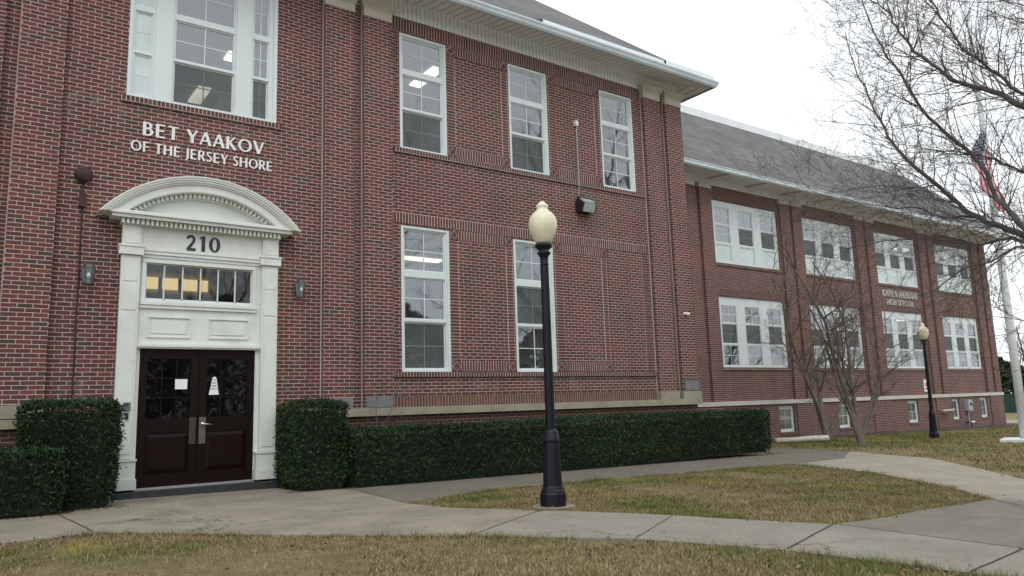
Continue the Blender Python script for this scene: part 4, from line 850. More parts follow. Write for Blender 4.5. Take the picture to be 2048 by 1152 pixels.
# limp flag: s runs along the fly, h down the hoist
fl_ = thing('flag', 'limp red white and blue striped flag with stars hanging on the flagpole', 'flag', (FP[0]-.2, FP[1], 9.0))
ZT = 9.38; HO, FLY = 1.42, 2.6
def fpos(s, h):
    a = s/FLY; k = h/HO; wd = .18+.60*min(1, a*1.9)-.22*max(0, a-.7)/.3
    u = -.06-.30*math.sin(min(1, a*1.3)*PI)*.6-.06*a+(k-.5)*wd+.035*math.sin(a*11+k*5); v = .17+.085*math.sin(k*10+a*3.5)*(.35+.65*a)
    z = ZT-.62*h-1.88*a+.05*math.sin(k*7)*a
    px_ = FP[0]-.16*(z-FP[2])/14
    return Vector((px_+.81*u-.586*v, FP[1]-.586*u-.81*v, z))
q = MB(); q.smooth = True; ns, nh = 40, 26
vs = [fpos(FLY*i/ns, HO*j/nh) for i in range(ns+1) for j in range(nh+1)]
q.add(vs, [])
for i in range(ns):
    for j in range(nh):
        st = j*13//nh; c = 2 if (i < 16 and st < 7) else (0 if st % 2 == 0 else 1)
        a = i*(nh+1)+j; q.f.append((a, a+1, a+nh+2, a+nh+1)); q.mi.append(c); q.sm.append(True)
q.build('cloth', [M['red'], M['flagwhite'], M['blue']], fl_)
q = MB()
for r_ in range(9):
    for c_ in range(6 if r_ % 2 == 0 else 5):
        s = FLY*.4*(.083+c_*.166+(0 if r_ % 2 == 0 else .083)); h = HO*7/13*(r_+1)/10
        p = fpos(s, h); du = (fpos(s+.01, h)-p)*100; dh = (fpos(s, h+.01)-p)*100; nn = du.cross(dh).normalized()
        for sg_ in (1, -1):
            P_ = []
            for k in range(10): rr = (.045 if k % 2 == 0 else .018); a = PI/2+PI*k/5; P_.append(p+nn*sg_*.004+du.normalized()*rr*math.cos(a)-dh.normalized()*rr*math.sin(a))
            q.add(P_, [tuple(range(10))])
st_ = q.build('stars', M['flagwhite'], fl_)

# ------------------------------------------------------------------ vegetation helpers (numpy)
def np_mesh(name, V, F, mat, parent=None, cols=None, smooth=False, loc=(0, 0, 0)):
    """V (n,3), F (m,k) same-size polygons, cols (n,3) per-vertex natural colour"""
    me = bpy.data.meshes.new(name); n, k = F.shape
    V = V-np.array(wloc(parent) if parent is not None else loc)
    me.vertices.add(len(V)); me.vertices.foreach_set('co', V.astype(np.float32).ravel())
    me.loops.add(n*k); me.loops.foreach_set('vertex_index', F.astype(np.int32).ravel())
    me.polygons.add(n); me.polygons.foreach_set('loop_start', np.arange(n, dtype=np.int32)*k); me.polygons.foreach_set('loop_total', np.full(n, k, np.int32))
    me.update(calc_edges=True); me.materials.append(mat)
    if smooth: me.polygons.foreach_set('use_smooth', np.ones(n, bool))
    if cols is not None:
        a = me.color_attributes.new('Col', 'FLOAT_COLOR', 'POINT'); c = np.ones((len(V), 4), np.float32); c[:, :3] = cols; a.data.foreach_set('color', c.ravel())
    o = bpy.data.objects.new(name, me); COL.objects.link(o)
    if parent is not None: o.parent = parent
    else: o.location = loc
    return o
def smooth_noise(x, y, z, s, seed):
    r = np.random.default_rng(seed); v = np.zeros_like(x)
    for i in range(9):
        k = r.normal(size=3)*s*(1+.35*i); v += np.sin(k[0]*x+k[1]*y+k[2]*z+r.uniform(0, 6.28))/(1+.3*i)
    return v/3.2
class Limbs:
    def __init__(s): s.parts = {}
    def add(s, pts, rad, sides): s.parts.setdefault(sides, []).append((np.array(pts, float), np.array(rad, float)))
    def build(s, name, mat, parent, sides):
        Vs = []; Fs = []; b = 0
        for sd in sides:
            for P, rd in s.parts.get(sd, []):
                n = len(P); T = np.gradient(P, axis=0); T /= np.linalg.norm(T, axis=1)[:, None]+1e-9
                ref = np.array([.31, .22, .92]) if abs(T[0, 2]) < .85 else np.array([1, .2, .1])
                a = np.cross(T, ref); a /= np.linalg.norm(a, axis=1)[:, None]+1e-9; c = np.cross(T, a)
                ang = np.arange(sd)*2*PI/sd
                R_ = P[:, None, :]+rd[:, None, None]*(np.cos(ang)[None, :, None]*a[:, None, :]+np.sin(ang)[None, :, None]*c[:, None, :])
                Vs.append(R_.reshape(-1, 3)); i = np.arange(n-1)[:, None]*sd; k = np.arange(sd)[None, :]; k2 = (k+1) % sd
                Fs.append(np.stack([i+k, i+k2, i+sd+k2, i+sd+k], -1).reshape(-1, 4)+b); b += n*sd
        if not Vs: return None
        return np_mesh(name, np.concatenate(Vs), np.concatenate(Fs), mat, parent, smooth=True)
def grow(lb, p, d, length, r, level, maxl, rnd, up=.25, wig=.18, kids=(5, 8), spread=(28, 62), ratio=(.45, .75), start=.15):
    n = max(4, int(5 if level < maxl else 4)); pts = [p]; q = np.array(p, float); dd = np.array(d, float); seg = length/n
    for i in range(n):
        dd = dd+rnd.normal(size=3)*wig*.5+np.array([0, 0, up*.28]); dd /= np.linalg.norm(dd); q = q+dd*seg; pts.append(q.copy())
    rad = [max(r*(1-.75*i/n), .0012) for i in range(n+1)]
    lb.add(pts, rad, 6 if r > .03 else 4 if r > .010 else 3)
    if level >= maxl: return
    K = rnd.integers(kids[0], kids[1]+1); P = np.array(pts)
    for k in range(K):
        t = start+(1-start)*(k+rnd.uniform(.1, .9))/K; i = min(int(t*n), n-1); f = t*n-i; o = P[i]*(1-f)+P[i+1]*f
        ax = P[i+1]-P[i]; ax /= np.linalg.norm(ax); v = rnd.normal(size=3); v -= ax*(v@ax); v /= np.linalg.norm(v)+1e-9
        an = R(rnd.uniform(*spread)); nd = ax*math.cos(an)+v*math.sin(an)
        grow(lb, o, nd, length*rnd.uniform(*ratio)*(1-.35*t), max(r*(1-.7*t)*.55, .0024), level+1, maxl, rnd, up, wig, kids, spread, ratio, start)

# ---- the big bare tree at the right
BT = (3.95, -11.48, G(3.95))
bt = thing('bare_tree', 'large leafless tree reaching its branches in from the right edge', 'tree', BT)
LIMBS = [
 ([(3.81, -11.46, 1.88), (3.32, -10.97, 2.32), (3.05, -10.62, 2.65), (2.85, -10.3, 2.87), (2.9, -10.14, 2.98), (2.92, -9.95, 3.1), (2.88, -9.74, 3.29), (2.87, -9.56, 3.55), (2.73, -9.31, 3.9), (2.7, -9.12, 4.22), (2.74, -8.99, 4.55), (2.76, -8.86, 4.92), (2.76, -8.72, 5.39), (2.8, -8.63, 5.9)], .105, .007),
 ([(2.87, -10.68, 2.62), (2.77, -10.51, 2.72), (2.69, -10.37, 2.92), (2.64, -10.26, 3.14), (2.61, -10.16, 3.35), (2.6, -10.1, 3.63), (2.54, -9.98, 3.86), (2.43, -9.83, 4.08), (2.28, -9.67, 4.4), (2.23, -9.57, 4.7), (2.22, -9.49, 4.94), (2.23, -9.41, 5.09), (2.17, -9.31, 5.42), (2.09, -9.23, 5.89), (2.06, -9.18, 6.36)], .072, .007),
 ([(3.86, -11.58, 2.27), (3.43, -11.33, 3.19), (2.93, -10.97, 3.76), (2.46, -10.6, 4.11), (2.35, -10.44, 4.29), (2.27, -10.3, 4.38), (2.23, -10.18, 4.46), (2.19, -10.06, 4.56), (2.08, -9.92, 4.77), (1.95, -9.77, 5.02), (1.92, -9.68, 5.25), (1.92, -9.62, 5.45), (1.84, -9.49, 5.63), (1.7, -9.34, 5.91)], .085, .006),
 ([(3.32, -11.36, 3.17), (2.76, -11.1, 3.71), (2.31, -10.86, 3.93), (2.06, -10.75, 4.09), (1.86, -10.67, 4.23), (1.65, -10.59, 4.39), (1.43, -10.5, 4.54), (1.25, -10.45, 4.76), (1.11, -10.43, 4.95), (0.95, -10.43, 5.32)], .05, .008),
 ([(3.22, -11.0, 2.31), (2.97, -10.65, 2.63), (2.78, -10.32, 2.78), (2.81, -10.13, 2.86), (2.86, -9.94, 2.86), (2.95, -9.79, 2.89), (2.91, -9.55, 2.98), (2.8, -9.26, 3.03), (2.75, -9.0, 3.07), (2.69, -8.74, 3.08), (2.6, -8.44, 3.04)], .042, .005),
 ([(3.22, -11.0, 2.31), (3.0, -10.69, 2.66), (2.76, -10.32, 2.74), (2.82, -10.14, 2.72), (2.8, -9.9, 2.63), (2.79, -9.67, 2.6), (2.79, -9.42, 2.44), (2.78, -9.19, 2.38)], .036, .005),
 ([(2.83, -9.98, 3.08), (2.96, -9.77, 3.21), (3.0, -9.47, 3.26), (3.04, -9.19, 3.44), (2.97, -8.82, 3.55), (2.82, -8.41, 3.72), (2.68, -8.0, 3.93), (2.68, -7.76, 4.4)], .024, .003),
 ([(3.86, -11.58, 2.27), (3.48, -11.22, 3.02), (3.2, -10.83, 3.28), (2.83, -10.39, 3.53), (2.75, -10.14, 3.74), (2.65, -9.86, 3.88), (2.52, -9.56, 3.98)], .05, .006),
 ([(3.86, -11.58, 2.27), (2.82, -11.33, 4.11), (2.13, -11.09, 4.64), (1.74, -11.01, 4.87), (1.43, -10.98, 5.09)], .07, .008),
 ([(2.80, -9.49, 3.62), (3.03, -9.16, 3.7), (2.95, -8.78, 3.82), (2.85, -8.37, 3.86), (2.84, -8.05, 4.01)], .016, .003),
 ([(3.86, -11.58, 2.27), (3.62, -11.3, 2.4), (3.32, -10.91, 2.13), (2.95, -10.48, 1.95), (2.73, -10.2, 1.98), (2.62, -10.03, 2.15)], .03, .004)]
lb = Limbs(); rt = np.random.default_rng(21)
lb.add([(3.95, -11.5, -.1), (3.95, -11.49, .3), (3.93, -11.5, 1.2), (3.88, -11.52, 2.0), (3.86, -11.58, 2.6), (4.05, -11.8, 4.2), (4.3, -12.1, 6.5)], [.26, .20, .175, .16, .13, .09, .04], 10)
for pts, r0, r1 in LIMBS:
    P = np.array(pts); n = len(P)
    t = np.linspace(0, n-1, (n-1)*3+1); i = np.minimum(t.astype(int), n-2); f = (t-i)[:, None]
    p0, p1, p2, p3 = P[np.maximum(i-1, 0)], P[i], P[i+1], P[np.minimum(i+2, n-1)]
    Q = .5*((2*p1)+(-p0+p2)*f+(2*p0-5*p1+4*p2-p3)*f**2+(-p0+3*p1-3*p2+p3)*f**3)
    Q[1:-1] += rt.normal(size=(len(Q)-2, 3))*.008
    m = len(Q); rd = (r0+(r1-r0)*np.linspace(0, 1, m)**.7)*.52+.0012
    lb.add(Q, rd, 8 if r0 > .03 else 6)
    ln = np.linalg.norm(np.diff(Q, axis=0), axis=1).sum()
    cnt = int(ln/.072)
    for k in range(cnt):
        u = .18+.82*(k+rt.uniform(0, 1))/cnt; j = min(int(u*(m-1)), m-2); o = Q[j]; ax = Q[j+1]-Q[j]; ax /= np.linalg.norm(ax)
        v = rt.normal(size=3)*np.array([1, .8, .8]); v -= ax*(v@ax); v /= np.linalg.norm(v)
        an = R(rt.uniform(30, 60)); d = ax*math.cos(an)+v*math.sin(an)
        L0 = rt.uniform(.5, 1.35)*(1.1-.4*u)
        grow(lb, o, d, L0, min(rd[j]*.5, .0068), 0, 2, rt, .12, .22, (3, 5), (28, 55), (.4, .7), .2)
for k in range(5):   # limbs on the far side of the crown
    a = R(-150+k*50); grow(lb, (3.9, -11.55, 2.4+.5*k), (math.cos(a), math.sin(a)-.3, .6), 2.6, .06, 0, 2, rt, .2, .15, (5, 7))
lb.build('trunk', M['bark'], bt, (10, 8, 6)); lb.build('crown', M['twig'], bt, (4, 3))

# ---- small many-stemmed trees before the wing
def multi_stem(name, label, cat, base, stems, seed, group=None, h=3.0, r=.06, kids=(6, 9), maxl=3, up=.10, ratio=(.36, .60), spread=(22, 50), wig=.17, start=.30):
    t = thing(name, label, cat, base, group); lb = Limbs(); rn = np.random.default_rng(seed)
    lb.add([(base[0], base[1], base[2]-.1), (base[0], base[1], base[2]+.12), (base[0]+.02, base[1], base[2]+.35)], [r*2.6, r*1.9, r*1.5], 10)
    for dx, dy, L0, rr, z0 in stems:
        d = np.array([dx, dy, 1.0]); d /= np.linalg.norm(d)
        grow(lb, (base[0]+dx*.12, base[1]+dy*.12, base[2]+z0), d, L0, rr, 0, maxl, rn, up, wig, kids, spread, ratio, start)
    lb.build('trunk', M['bark2'], t, (10, 6)); lb.build('crown', M['twig2'], t, (4, 3)); return t
multi_stem('bare_tree', 'front leafless many-stemmed tree on the lawn edge before the wing', 'tree', (15.42, -.94, G(15.4)), [(-.28, .20, 4.2, .068, .1), (-.05, -.04, 6.2, .085, .15), (.10, -.08, 5.6, .076, .15), (.26, -.2, 4.6, .06, .2), (.50, -.38, 3.4, .042, .3), (-.12, .09, 5.2, .045, .15)], 5, kids=(8, 11), up=.13, ratio=(.26, .50), spread=(28, 66), wig=.26, start=.22)
multi_stem('bare_tree', 'rear leafless tree with forked trunk close to the wing wall', 'tree', (17.87, 1.69, G(17.9)), [(-.07, .05, 6.0, .092, .1), (.04, -.03, 6.4, .098, .1), (.42, -.33, 4.2, .062, .2), (-.20, .15, 4.4, .05, .2)], 9, kids=(8, 11), up=.13, ratio=(.26, .50), spread=(28, 66), wig=.26, start=.22)
# bare shrubs at the building foot
multi_stem('bare_shrub', 'thin reddish leafless shrub between the hedge and brick corner', 'shrub', (10.9, 1.2, G(10.9)), [(.2, .1, .9, .012, .05), (-.3, 0, .9, .012, .05), (.45, -.1, .8, .010, .05), (-.1, .2, 1.0, .012, .05), (-.5, .2, .8, .01, .05)], 14, h=1, r=.012, kids=(5, 7), maxl=2)
multi_stem('bare_shrub', 'spindly leafless shrub behind the low hedge by the grey plaque', 'shrub', (.18, -.42, G(0)), [(.1, .02, 1.5, .009, .05), (-.12, 0, 1.6, .009, .05), (.2, 0, 1.2, .008, .05)], 15, h=1, r=.010, kids=(5, 7), maxl=2)
# trees across the road behind the viewer, seen mirrored in the window glass
tr = multi_stem('street_tree', 'tall bare tree across the road behind the viewer, seen mirrored in glass', 'tree', (18.5, -25, -.2), [(-.15, .1, 7.5, .16, 1.2), (.3, -.1, 7.0, .14, 1.6), (-.45, -.1, 6.2, .11, 1.8), (.05, .35, 6.5, .11, 1.5), (.6, .2, 5.5, .09, 2)], 31, 'bare trees across the road', r=.14, kids=(6, 8))
for x, y, rz, s in ((26, -26, 2, 1.1), (3, -24, 4, 1.0), (27, -17, 1, 1.9), (17.5, -13.6, 3, 1.75), (8.4, -20, 5, 1.6), (-4, -30, 2.5, 1.2), (36, -28, .5, 1.3)): dup(tr, (x, y, G(x)), rz, None, None, s)

# ---- clipped yew hedges
def hedge(name, label, boxes, seed, dens=2600, cut=None):
    t = thing(name, label, 'hedge', (boxes[0][0], boxes[0][2], G(boxes[0][0])), None)
    rn = np.random.default_rng(seed); core = MB(); PV = []; PN = []
    for x0, x1, y0, y1, z0, z1 in boxes:
        gz = G((x0+x1)/2); i = .13; core.box(x0+i, x1-i, y0+i, y1-i, gz+z0+.02, gz+z1-i)
        faces = [('x', x0, -1), ('x', x1, 1), ('y', y0, -1), ('y', y1, 1), ('z', z1, 1)]
        dx, dy, dz = x1-x0, y1-y0, z1-z0
        for ax, c, sg_ in faces:
            ar = {'x': dy*dz, 'y': dx*dz, 'z': dx*dy}[ax]; de = dens*(1 if not (ax == 'y' and sg_ > 0) else .35); n = int(ar*de)
            a = rn.uniform(x0, x1, n); b = rn.uniform(y0, y1, n); cc = rn.uniform(z0, z1, n); N_ = np.zeros((n, 3))
            if ax == 'x': a[:] = c; N_[:, 0] = sg_
            if ax == 'y': b[:] = c; N_[:, 1] = sg_
            if ax == 'z': cc[:] = c; N_[:, 2] = 1
            # round the arrises, roughen the clipped face
            rd = .11
            ex = np.minimum(np.minimum(a-x0, x1-a), 9) if ax != 'x' else np.full(n, 9.); ez = (z1-cc) if ax != 'z' else np.full(n, 9.); ey = np.minimum(b-y0, y1-b) if ax != 'y' else np.full(n, 9.)
            e = np.minimum(np.minimum(ex, ez), ey); pull = np.clip(rd-e, 0, rd)**2/rd
            nz = smooth_noise(a, b, cc, 2.4, seed+1)*.038+smooth_noise(a, b, cc, 9, seed+2)*.026+rn.normal(size=n)*.020+np.where(rn.uniform(size=n) < .02, rn.uniform(.02, .07, n), 0)-np.abs(rn.normal(size=n))*.02
            under = np.clip(.28-cc, 0, .28)**1.6*(.9 if ax != 'z' else 0)     # thinner towards the foot
            P = np.stack([a, b, cc+gz], 1)+N_*(nz-pull*.9-under)[:, None]
            keep = rn.uniform(size=n) > np.clip((.16-cc)/.16, 0, 1)*.9
            PV.append(P[keep]); PN.append(N_[keep])
    P = np.concatenate(PV); N_ = np.concatenate(PN); n = len(P)
    d = rn.normal(size=(n, 3))*.75+N_*.75+np.array([0, 0, .25]); d /= np.linalg.norm(d, axis=1)[:, None]
    s = np.cross(d, rn.normal(size=(n, 3))); s /= np.linalg.norm(s, axis=1)[:, None]
    L0 = rn.uniform(.030, .065, n)[:, None]; W0 = rn.uniform(.008, .015, n)[:, None]
    V = np.stack([P-d*L0*.4, P+s*W0, P+d*L0*.75, P-s*W0], 1).reshape(-1, 3); F = np.arange(4*n).reshape(n, 4)
    v = smooth_noise(P[:, 0], P[:, 1], P[:, 2], 4, seed+5)
    c0 = np.array([.012, .033, .014]); c1 = np.array([.040, .074, .027]); k = np.clip(rn.uniform(0, 1, n)*.8+.12*v, 0, 1)[:, None]
    C = (c0+(c1-c0)*k)*(1+.35*smooth_noise(P[:, 0], P[:, 1], P[:, 2], 1.1, seed+8))[:, None].clip(.6, 1.6); brn_ = rn.uniform(size=n) < .012; C[brn_] = np.array([.075, .052, .03]); tip = rn.uniform(size=n) < (.015+.05*np.clip(v, 0, 1)*(N_[:, 2]+.1)); C[tip] = np.array([.105, .11, .03])
    np_mesh('foliage', V, F, M['leaf'], t, np.repeat(C, 4, 0))
    core.build('light_block_core', M['hedgecore'], t)  # solid dark box added inside the leaves to block light
    return t
hedge('hedge', 'tall clipped dark yew block left of the white doorway', [(-5.50, -4.33, -1.45, -.4, 0, 1.48)], 41)
hedge('hedge', 'low clipped yew hedge in front of the tall block at the left edge', [(-9.0, -5.02, -1.85, -.95, 0, .84)], 42)
hedge('hedge', 'tall clipped yew block right of the doorway ending the long hedge', [(-1.74, -.88, -1.42, -.32, 0, 1.43)], 43)
hedge('hedge', 'long low clipped yew hedge under the two tall ground floor windows', [(-.87, 10.45, -1.5, -.62, 0, 1.04)], 44, 2300)

# ---- grass and leaf litter
POLYS = [np.array(p) for p in (ENT, HED, AGG, CRO, SID)]
def inside(px, py, poly):
    r_ = np.zeros(len(px), bool); n = len(poly); j = n-1
    for i in range(n):
        xi, yi = poly[i]; xj, yj = poly[j]
        c = ((yi > py) != (yj > py)) & (px < (xj-xi)*(py-yi)/(yj-yi+1e-12)+xi); r_ ^= c; j = i
    return r_
def lawn_pts(x0, x1, y0, y1, n, rn, margin=.0):
    x = rn.uniform(x0, x1, n); y = rn.uniform(y0, y1, n); ok = np.ones(n, bool)
    jx = x+rn.normal(size=n)*.02; jy = y+rn.normal(size=n)*.02
    for p in POLYS: ok &= ~inside(jx, jy, p)
    ok &= ~((y > -.3) & (x < 11.6)) & ~((y > 2.75) & (x > 11)) & ~((y > -1.6) & (x < 11.0))
    ok &= np.hypot(x-.02, y+5.7) > .27
    return x[ok], y[ok]
def blades(name, x, y, hgt, wid, rn, green=0.0):
    n = len(x); z = -.0125*(np.clip(x, -60, 45)+3)
    gr = smooth_noise(x, y, 0*x, .9, 77)*.6+smooth_noise(x, y, 0*x, 3.1, 78)*.6
    bare = smooth_noise(x, y, 0*x, 1.3, 79)+.35*smooth_noise(x, y, 0*x, 5, 80)
    for bx_, by_, br in ((-5.0, -6.35, .55), (-3.9, -7.1, .7), (-2.5, -6.95, .40), (-.64, -5.42, .45), (-1.15, -7.95, .25), (-4.5, -7.6, .8), (9.5, -6.0, .8), (13, -3.2, .9)): bare = bare+1.5*np.exp(-((x-bx_)**2+((y-by_)*1.3)**2)/br**2)
    for bx_, by_, br in ((-4.3, -5.6, .5), (-5.4, -5.0, .6), (1.2, -6.4, .6), (3.0, -3.9, 1.3), (5.5, -4.1, 1.2), (-.3, -4.2, .6), (17, -.5, 2.5), (22, 1.0, 3.), (-.2, -11.3, .6)): gr = gr+.9*np.exp(-((x-bx_)**2+((y-by_)*1.4)**2)/br**2)
    keep = rn.uniform(size=n) > np.clip(bare*1.6-.25, 0, .90); x, y, z, gr, bare = x[keep], y[keep], z[keep], gr[keep], bare[keep]; n = len(x)
    clump = 1+.45*smooth_noise(x, y, 0*x, 14, 81)
    a = rn.uniform(0, 2*PI, n); lean = rn.uniform(.2, 1.5, n); h = hgt*rn.uniform(.4, 1.35, n)*(1+.45*np.clip(gr+green, -1, 1))*np.clip(clump, .4, 1.8); wd = wid*rn.uniform(.6, 1.3, n)
    bx, by = np.cos(a)*wd/2, np.sin(a)*wd/2; tx = -np.sin(a)*h*lean; ty = np.cos(a)*h*lean
    V = np.stack([np.stack([x-bx, y-by, z], 1), np.stack([x+bx, y+by, z], 1), np.stack([x+tx, y+ty, z+h], 1)], 1).reshape(-1, 3)
    tan = np.array([.45, .36, .19]); brn = np.array([.22, .165, .080]); grn = np.array([.115, .145, .040]); yel = np.array([.29, .275, .055]); drk = np.array([.08, .06, .034])
    u = rn.uniform(size=n); g = np.clip(gr+green+rn.normal(size=n)*.32, -1, 1)
    C = np.where((u < .42)[:, None], tan, np.where((u < .85)[:, None], brn, drk))*rn.uniform(.6, 1.25, n)[:, None]
    mossy = smooth_noise(x, y, 0*x, 1.9, 83) > .45
    C = np.where((g > .34)[:, None], np.where((mossy | (rn.uniform(size=n) < .15))[:, None], yel, grn)*rn.uniform(.7, 1.25, n)[:, None], C)
    return np_mesh(name, V, np.arange(3*n).reshape(n, 3), M['grass'], None, np.repeat(C, 3, 0))
rg = np.random.default_rng(99)
def edge_pts(n, rn, rect):
    X = []; Y = []
    for p in POLYS:
        for i in range(len(p)):
            a, b = p[i], p[(i+1) % len(p)]; L_ = np.linalg.norm(b-a); m = int(L_*n); t = rn.uniform(size=m); d = (b-a)/L_; o = rn.normal(size=m)*.022
            X.append(a[0]+(b-a)[0]*t-d[1]*o); Y.append(a[1]+(b-a)[1]*t+d[0]*o)
    x = np.concatenate(X); y = np.concatenate(Y); ok = np.zeros(len(x), bool); cnt = np.zeros(len(x))
    for k in range(12):     # keep only edges that face the lawn, not the seams between two paths
        ax, ay = x+.12*math.cos(k*PI/6), y+.12*math.sin(k*PI/6); ins = np.zeros(len(x), bool)
        for p in POLYS: ins |= inside(ax, ay, p)
        cnt += ins
    ok = (cnt < 9) & (rn.uniform(size=len(x)) < np.clip(.55+.6*smooth_noise(x, y, 0*x, 2.5, 91), .1, 1)) & (x > rect[0]) & (x < rect[1]) & (y > rect[2]) & (y < rect[3])
    return x[ok], y[ok]
x, y = lawn_pts(-7.5, 1.1, -12.2, -3.9, 330000, rg); tag(blades('grass', x, y, .034, .0045, rg, -.02), 'short dormant tan and brown grass in front of the front path', 'grass', None, 'stuff')
x, y = edge_pts(900, rg, (-8, 9, -12, -3.2)); tag(blades('grass', x, y, .055, .0045, rg, .12), 'longer grass fringe creeping over the edges of the near paths', 'grass', None, 'stuff')
x, y = lawn_pts(-1.2, 8.2, -9.2, -3.3, 200000, rg); m = (x < 8); x, y = x[m], y[m]; tag(blades('grass', x, y, .034, .0048, rg, .05), 'dormant grass island around the near lamp post between the paths', 'grass', None, 'stuff')
x, y = lawn_pts(8.5, 40, -9, 2.9, 150000, rg); tag(blades('grass', x, y, .05, .012, rg, .25), 'patchy green and brown lawn before the wing', 'grass', None, 'stuff')
def litter(name, n0, rect, rn, size, label, edge=None):
    x, y = lawn_pts(*rect, n0, rn); dn = smooth_noise(x, y, 0*x, 1.6, 55); k = rn.uniform(size=len(x)) < np.clip(.10+.7*dn, .02, 1); x, y = x[k], y[k]; n = len(x)
    if n == 0: return
    z = -.0125*(np.clip(x, -60, 45)+3)+rn.uniform(.012, .04, n); P = np.stack([x, y, z], 1)
    u = rn.normal(size=(n, 3))*np.array([1, 1, .35]); u /= np.linalg.norm(u, axis=1)[:, None]; v = np.cross(u, rn.normal(size=(n, 3))*.35+np.array([0, 0, 1])); v /= np.linalg.norm(v, axis=1)[:, None]
    L0 = size*rn.uniform(.6, 1.4, n)[:, None]; W0 = L0*rn.uniform(.35, .6, n)[:, None]; up = np.array([0, 0, 1])*L0*.25
    V = np.stack([P-u*L0, P-u*L0*.2+v*W0+up, P+u*L0, P-u*L0*.2-v*W0+up*.6], 1).reshape(-1, 3)
    pal = np.array([[.24, .135, .08], [.17, .095, .06], [.24, .16, .10], [.12, .075, .05], [.15, .085, .055]]); C = pal[rn.integers(0, 5, n)]*rn.uniform(.7, 1.2, n)[:, None]
    tag(np_mesh(name, V, np.arange(4*n).reshape(n, 4), M['litter'], None, np.repeat(C, 4, 0)), label, 'leaf litter', None, 'stuff')
def scatter(xs, ys, size, label, rn):
    n = len(xs); P = np.stack([xs, ys, -.0125*(xs+3)+.028], 1); u = rn.normal(size=(n, 3))*np.array([1, 1, .2]); u /= np.linalg.norm(u, axis=1)[:, None]; v = np.cross(u, rn.normal(size=(n, 3))*.25+np.array([0, 0, 1])); v /= np.linalg.norm(v, axis=1)[:, None]
    L0 = size*rn.uniform(.5, 1.4, n)[:, None]; W0 = L0*rn.uniform(.3, .6, n)[:, None]; up = np.array([0, 0, 1])*L0*.25
    V = np.stack([P-u*L0, P-u*L0*.2+v*W0+up, P+u*L0, P-u*L0*.2-v*W0+up*.6], 1).reshape(-1, 3)
    pal = np.array([[.16, .09, .055], [.10, .06, .04], [.20, .14, .09], [.06, .045, .03]]); C = pal[rn.integers(0, 4, n)]
    tag(np_mesh('leaf_litter', V, np.arange(4*n).reshape(n, 4), M['litter'], None, np.repeat(C, 4, 0)), label, 'leaf litter', None, 'stuff')
hx = np.concatenate([rg.uniform(-.9, 10.9, 1500), rg.uniform(-5.6, -4.2, 260), rg.uniform(-1.9, -.8, 200), rg.uniform(-9, -5, 260), rg.uniform(-4.6, -1.6, 40)])
hy = np.concatenate([-1.38-np.abs(rg.normal(size=1500))*.11, -1.40-np.abs(rg.normal(size=260))*.10, -1.36-np.abs(rg.normal(size=200))*.10, -1.8-np.abs(rg.normal(size=260))*.1, -.38-np.abs(rg.normal(size=40))*.15])
scatter(hx, hy, .016, 'dead leaf and twig debris gathered along the foot of the hedges', rg)
ex, ey = edge_pts(60, rg, (-8, 9, -12, -3.2)); k_ = rg.integers(0, len(ex), 500); scatter(np.concatenate([ex[k_]+rg.normal(size=500)*.10, rg.uniform(-4, 2, 60)]), np.concatenate([ey[k_]+rg.normal(size=500)*.10, rg.uniform(-9, -2, 60)]), .016, 'scattered dead leaves drifted along the path edges', rg)
litter('leaf_litter', 22000, (-7.5, 1.1, -12.2, -3.9), rg, .019, 'small curled dead leaves scattered over the near lawn')
litter('leaf_litter', 18000, (-1.2, 8.2, -9.2, -3.3), rg, .019, 'dead leaves among the grass of the lamp post island')
litter('leaf_litter', 5000, (8.5, 30, -9, 2.9), rg, .035, 'dead leaves spread over the lawn before the wing')

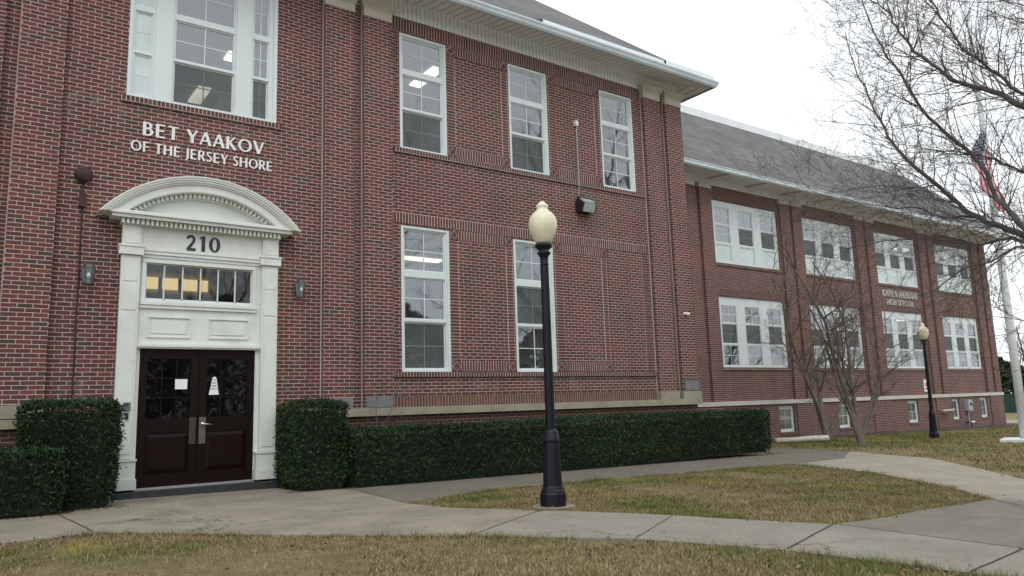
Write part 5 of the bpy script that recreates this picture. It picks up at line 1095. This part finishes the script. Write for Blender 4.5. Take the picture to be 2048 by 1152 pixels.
# ------------------------------------------------------------------ far right background
t = thing('chain_fence', 'low green screened fence beyond the far end of the wing', 'fence', (63, 13, G(63)))
a, b = Vector((56, 32, 0)), Vector((70, -22, 0)); nS = 14
q = MB(); z = G(60); pts = [a.lerp(b, i/nS) for i in range(nS+1)]
for p_, r_ in zip(pts, pts[1:]): q.add([(p_.x, p_.y, z+.08), (r_.x, r_.y, z+.08), (r_.x, r_.y, z+1.5), (p_.x, p_.y, z+1.5)], [(0, 1, 2, 3)])
q.build('screen_mesh', M['fencegreen'], t)
for p_ in pts: MB().tube([(p_.x-.05, p_.y, z-.1), (p_.x-.05, p_.y, z+1.6)], .035, 6).build('post', M['fencepost'], t)
MB().tube([(p_.x-.05, p_.y, z+1.52) for p_ in pts], .025, 6).build('top_rail', M['fencepost'], t)
def evergreen(loc, h, rad, seed, label):
    t = thing('evergreen_tree', label, 'tree', loc, 'evergreens beyond the fence'); rn = np.random.default_rng(seed); n = 9000
    u = rn.uniform(0, 1, n)**.8; z = u*h; prof = rad*np.clip(np.sin(np.clip(u*.93+.12, 0, 1)*PI)**.6, .12, 1)
    a = rn.uniform(0, 2*PI, n); lump = 1+.22*smooth_noise(np.cos(a)*3, np.sin(a)*3, z, 1.4, seed); rr = prof*lump*np.sqrt(rn.uniform(.45, 1, n))
    P = np.stack([loc[0]+rr*np.cos(a), loc[1]+rr*np.sin(a), loc[2]+z+.15], 1)
    d = rn.normal(size=(n, 3)); d /= np.linalg.norm(d, axis=1)[:, None]; s = np.cross(d, rn.normal(size=(n, 3))); s /= np.linalg.norm(s, axis=1)[:, None]
    L0 = rn.uniform(.12, .26, n)[:, None]; V = np.stack([P-d*L0, P+s*L0*.4, P+d*L0, P-s*L0*.4], 1).reshape(-1, 3)
    C = np.array([.018, .034, .018])*rn.uniform(.6, 1.6, n)[:, None]; np_mesh('crown', V, np.arange(4*n).reshape(n, 4), M['leaf'], t, np.repeat(C, 4, 0))
    MB().tube([(loc[0], loc[1], loc[2]-.2), (loc[0], loc[1], loc[2]+h*.7)], [.22, .05], 8).build('trunk', M['bark'], t); return t
evergreen((70, 17, G(60)), 4.6, 3.0, 61, 'dark evergreen beside the wing corner behind the green fence'); evergreen((72, 12.5, G(60)), 4.2, 2.8, 62, 'dark evergreen behind the flagpole foot and the green fence'); evergreen((70.5, 22, G(60)), 4.8, 2.6, 63, 'dark evergreen half hidden by the wing corner'); evergreen((74, 8, G(60)), 4.0, 2.8, 64, 'dark evergreen at the right edge behind the green fence')
ev = evergreen((2, -44, 0), 9.5, 4.5, 71, 'tall dark evergreen across the road behind the viewer, seen mirrored in the door glass'); ev['group'] = 'evergreens across the road'
for x, y, rz, s in ((10, -47, 1, 1.1), (18, -45, 2, .9), (26, -48, 3, 1.15), (-6, -46, 4, 1.05), (34, -46, 5, 1), (-14, -44, 1, 1.1), (43, -48, 1, 1.1)): dup(ev, (x, y, G(x)), rz, None, None, s)
for x, y, rz, s, lbl in ((84, 20, 1, 1.0, 'grey bare tree over the evergreens between wing corner and flagpole'), (86, 12, 3, 1.1, 'grey bare tree over the evergreens right of the flagpole')):
    c = dup(tr, (x, y, G(60)), rz, lbl, None, s); 
    if 'group' in c: del c['group']
for i, (z0, z1) in enumerate(((6.9, 7.1), (5.2, 5.4))):
    q = MB(); P_ = [(75+(-2)*k/10, 40-70*k/10, z0+(z1-z0)*k/10-1.1*(1-((k-5)/5)**2)*.5) for k in range(11)]; q.tube(P_, .022, 4)
    tag(q.build('utility_wire', M['wire'], loc=(74, 5, z0)), ('upper' if i == 0 else 'lower')+' thin overhead wire crossing the sky beyond the wing corner', 'wire')
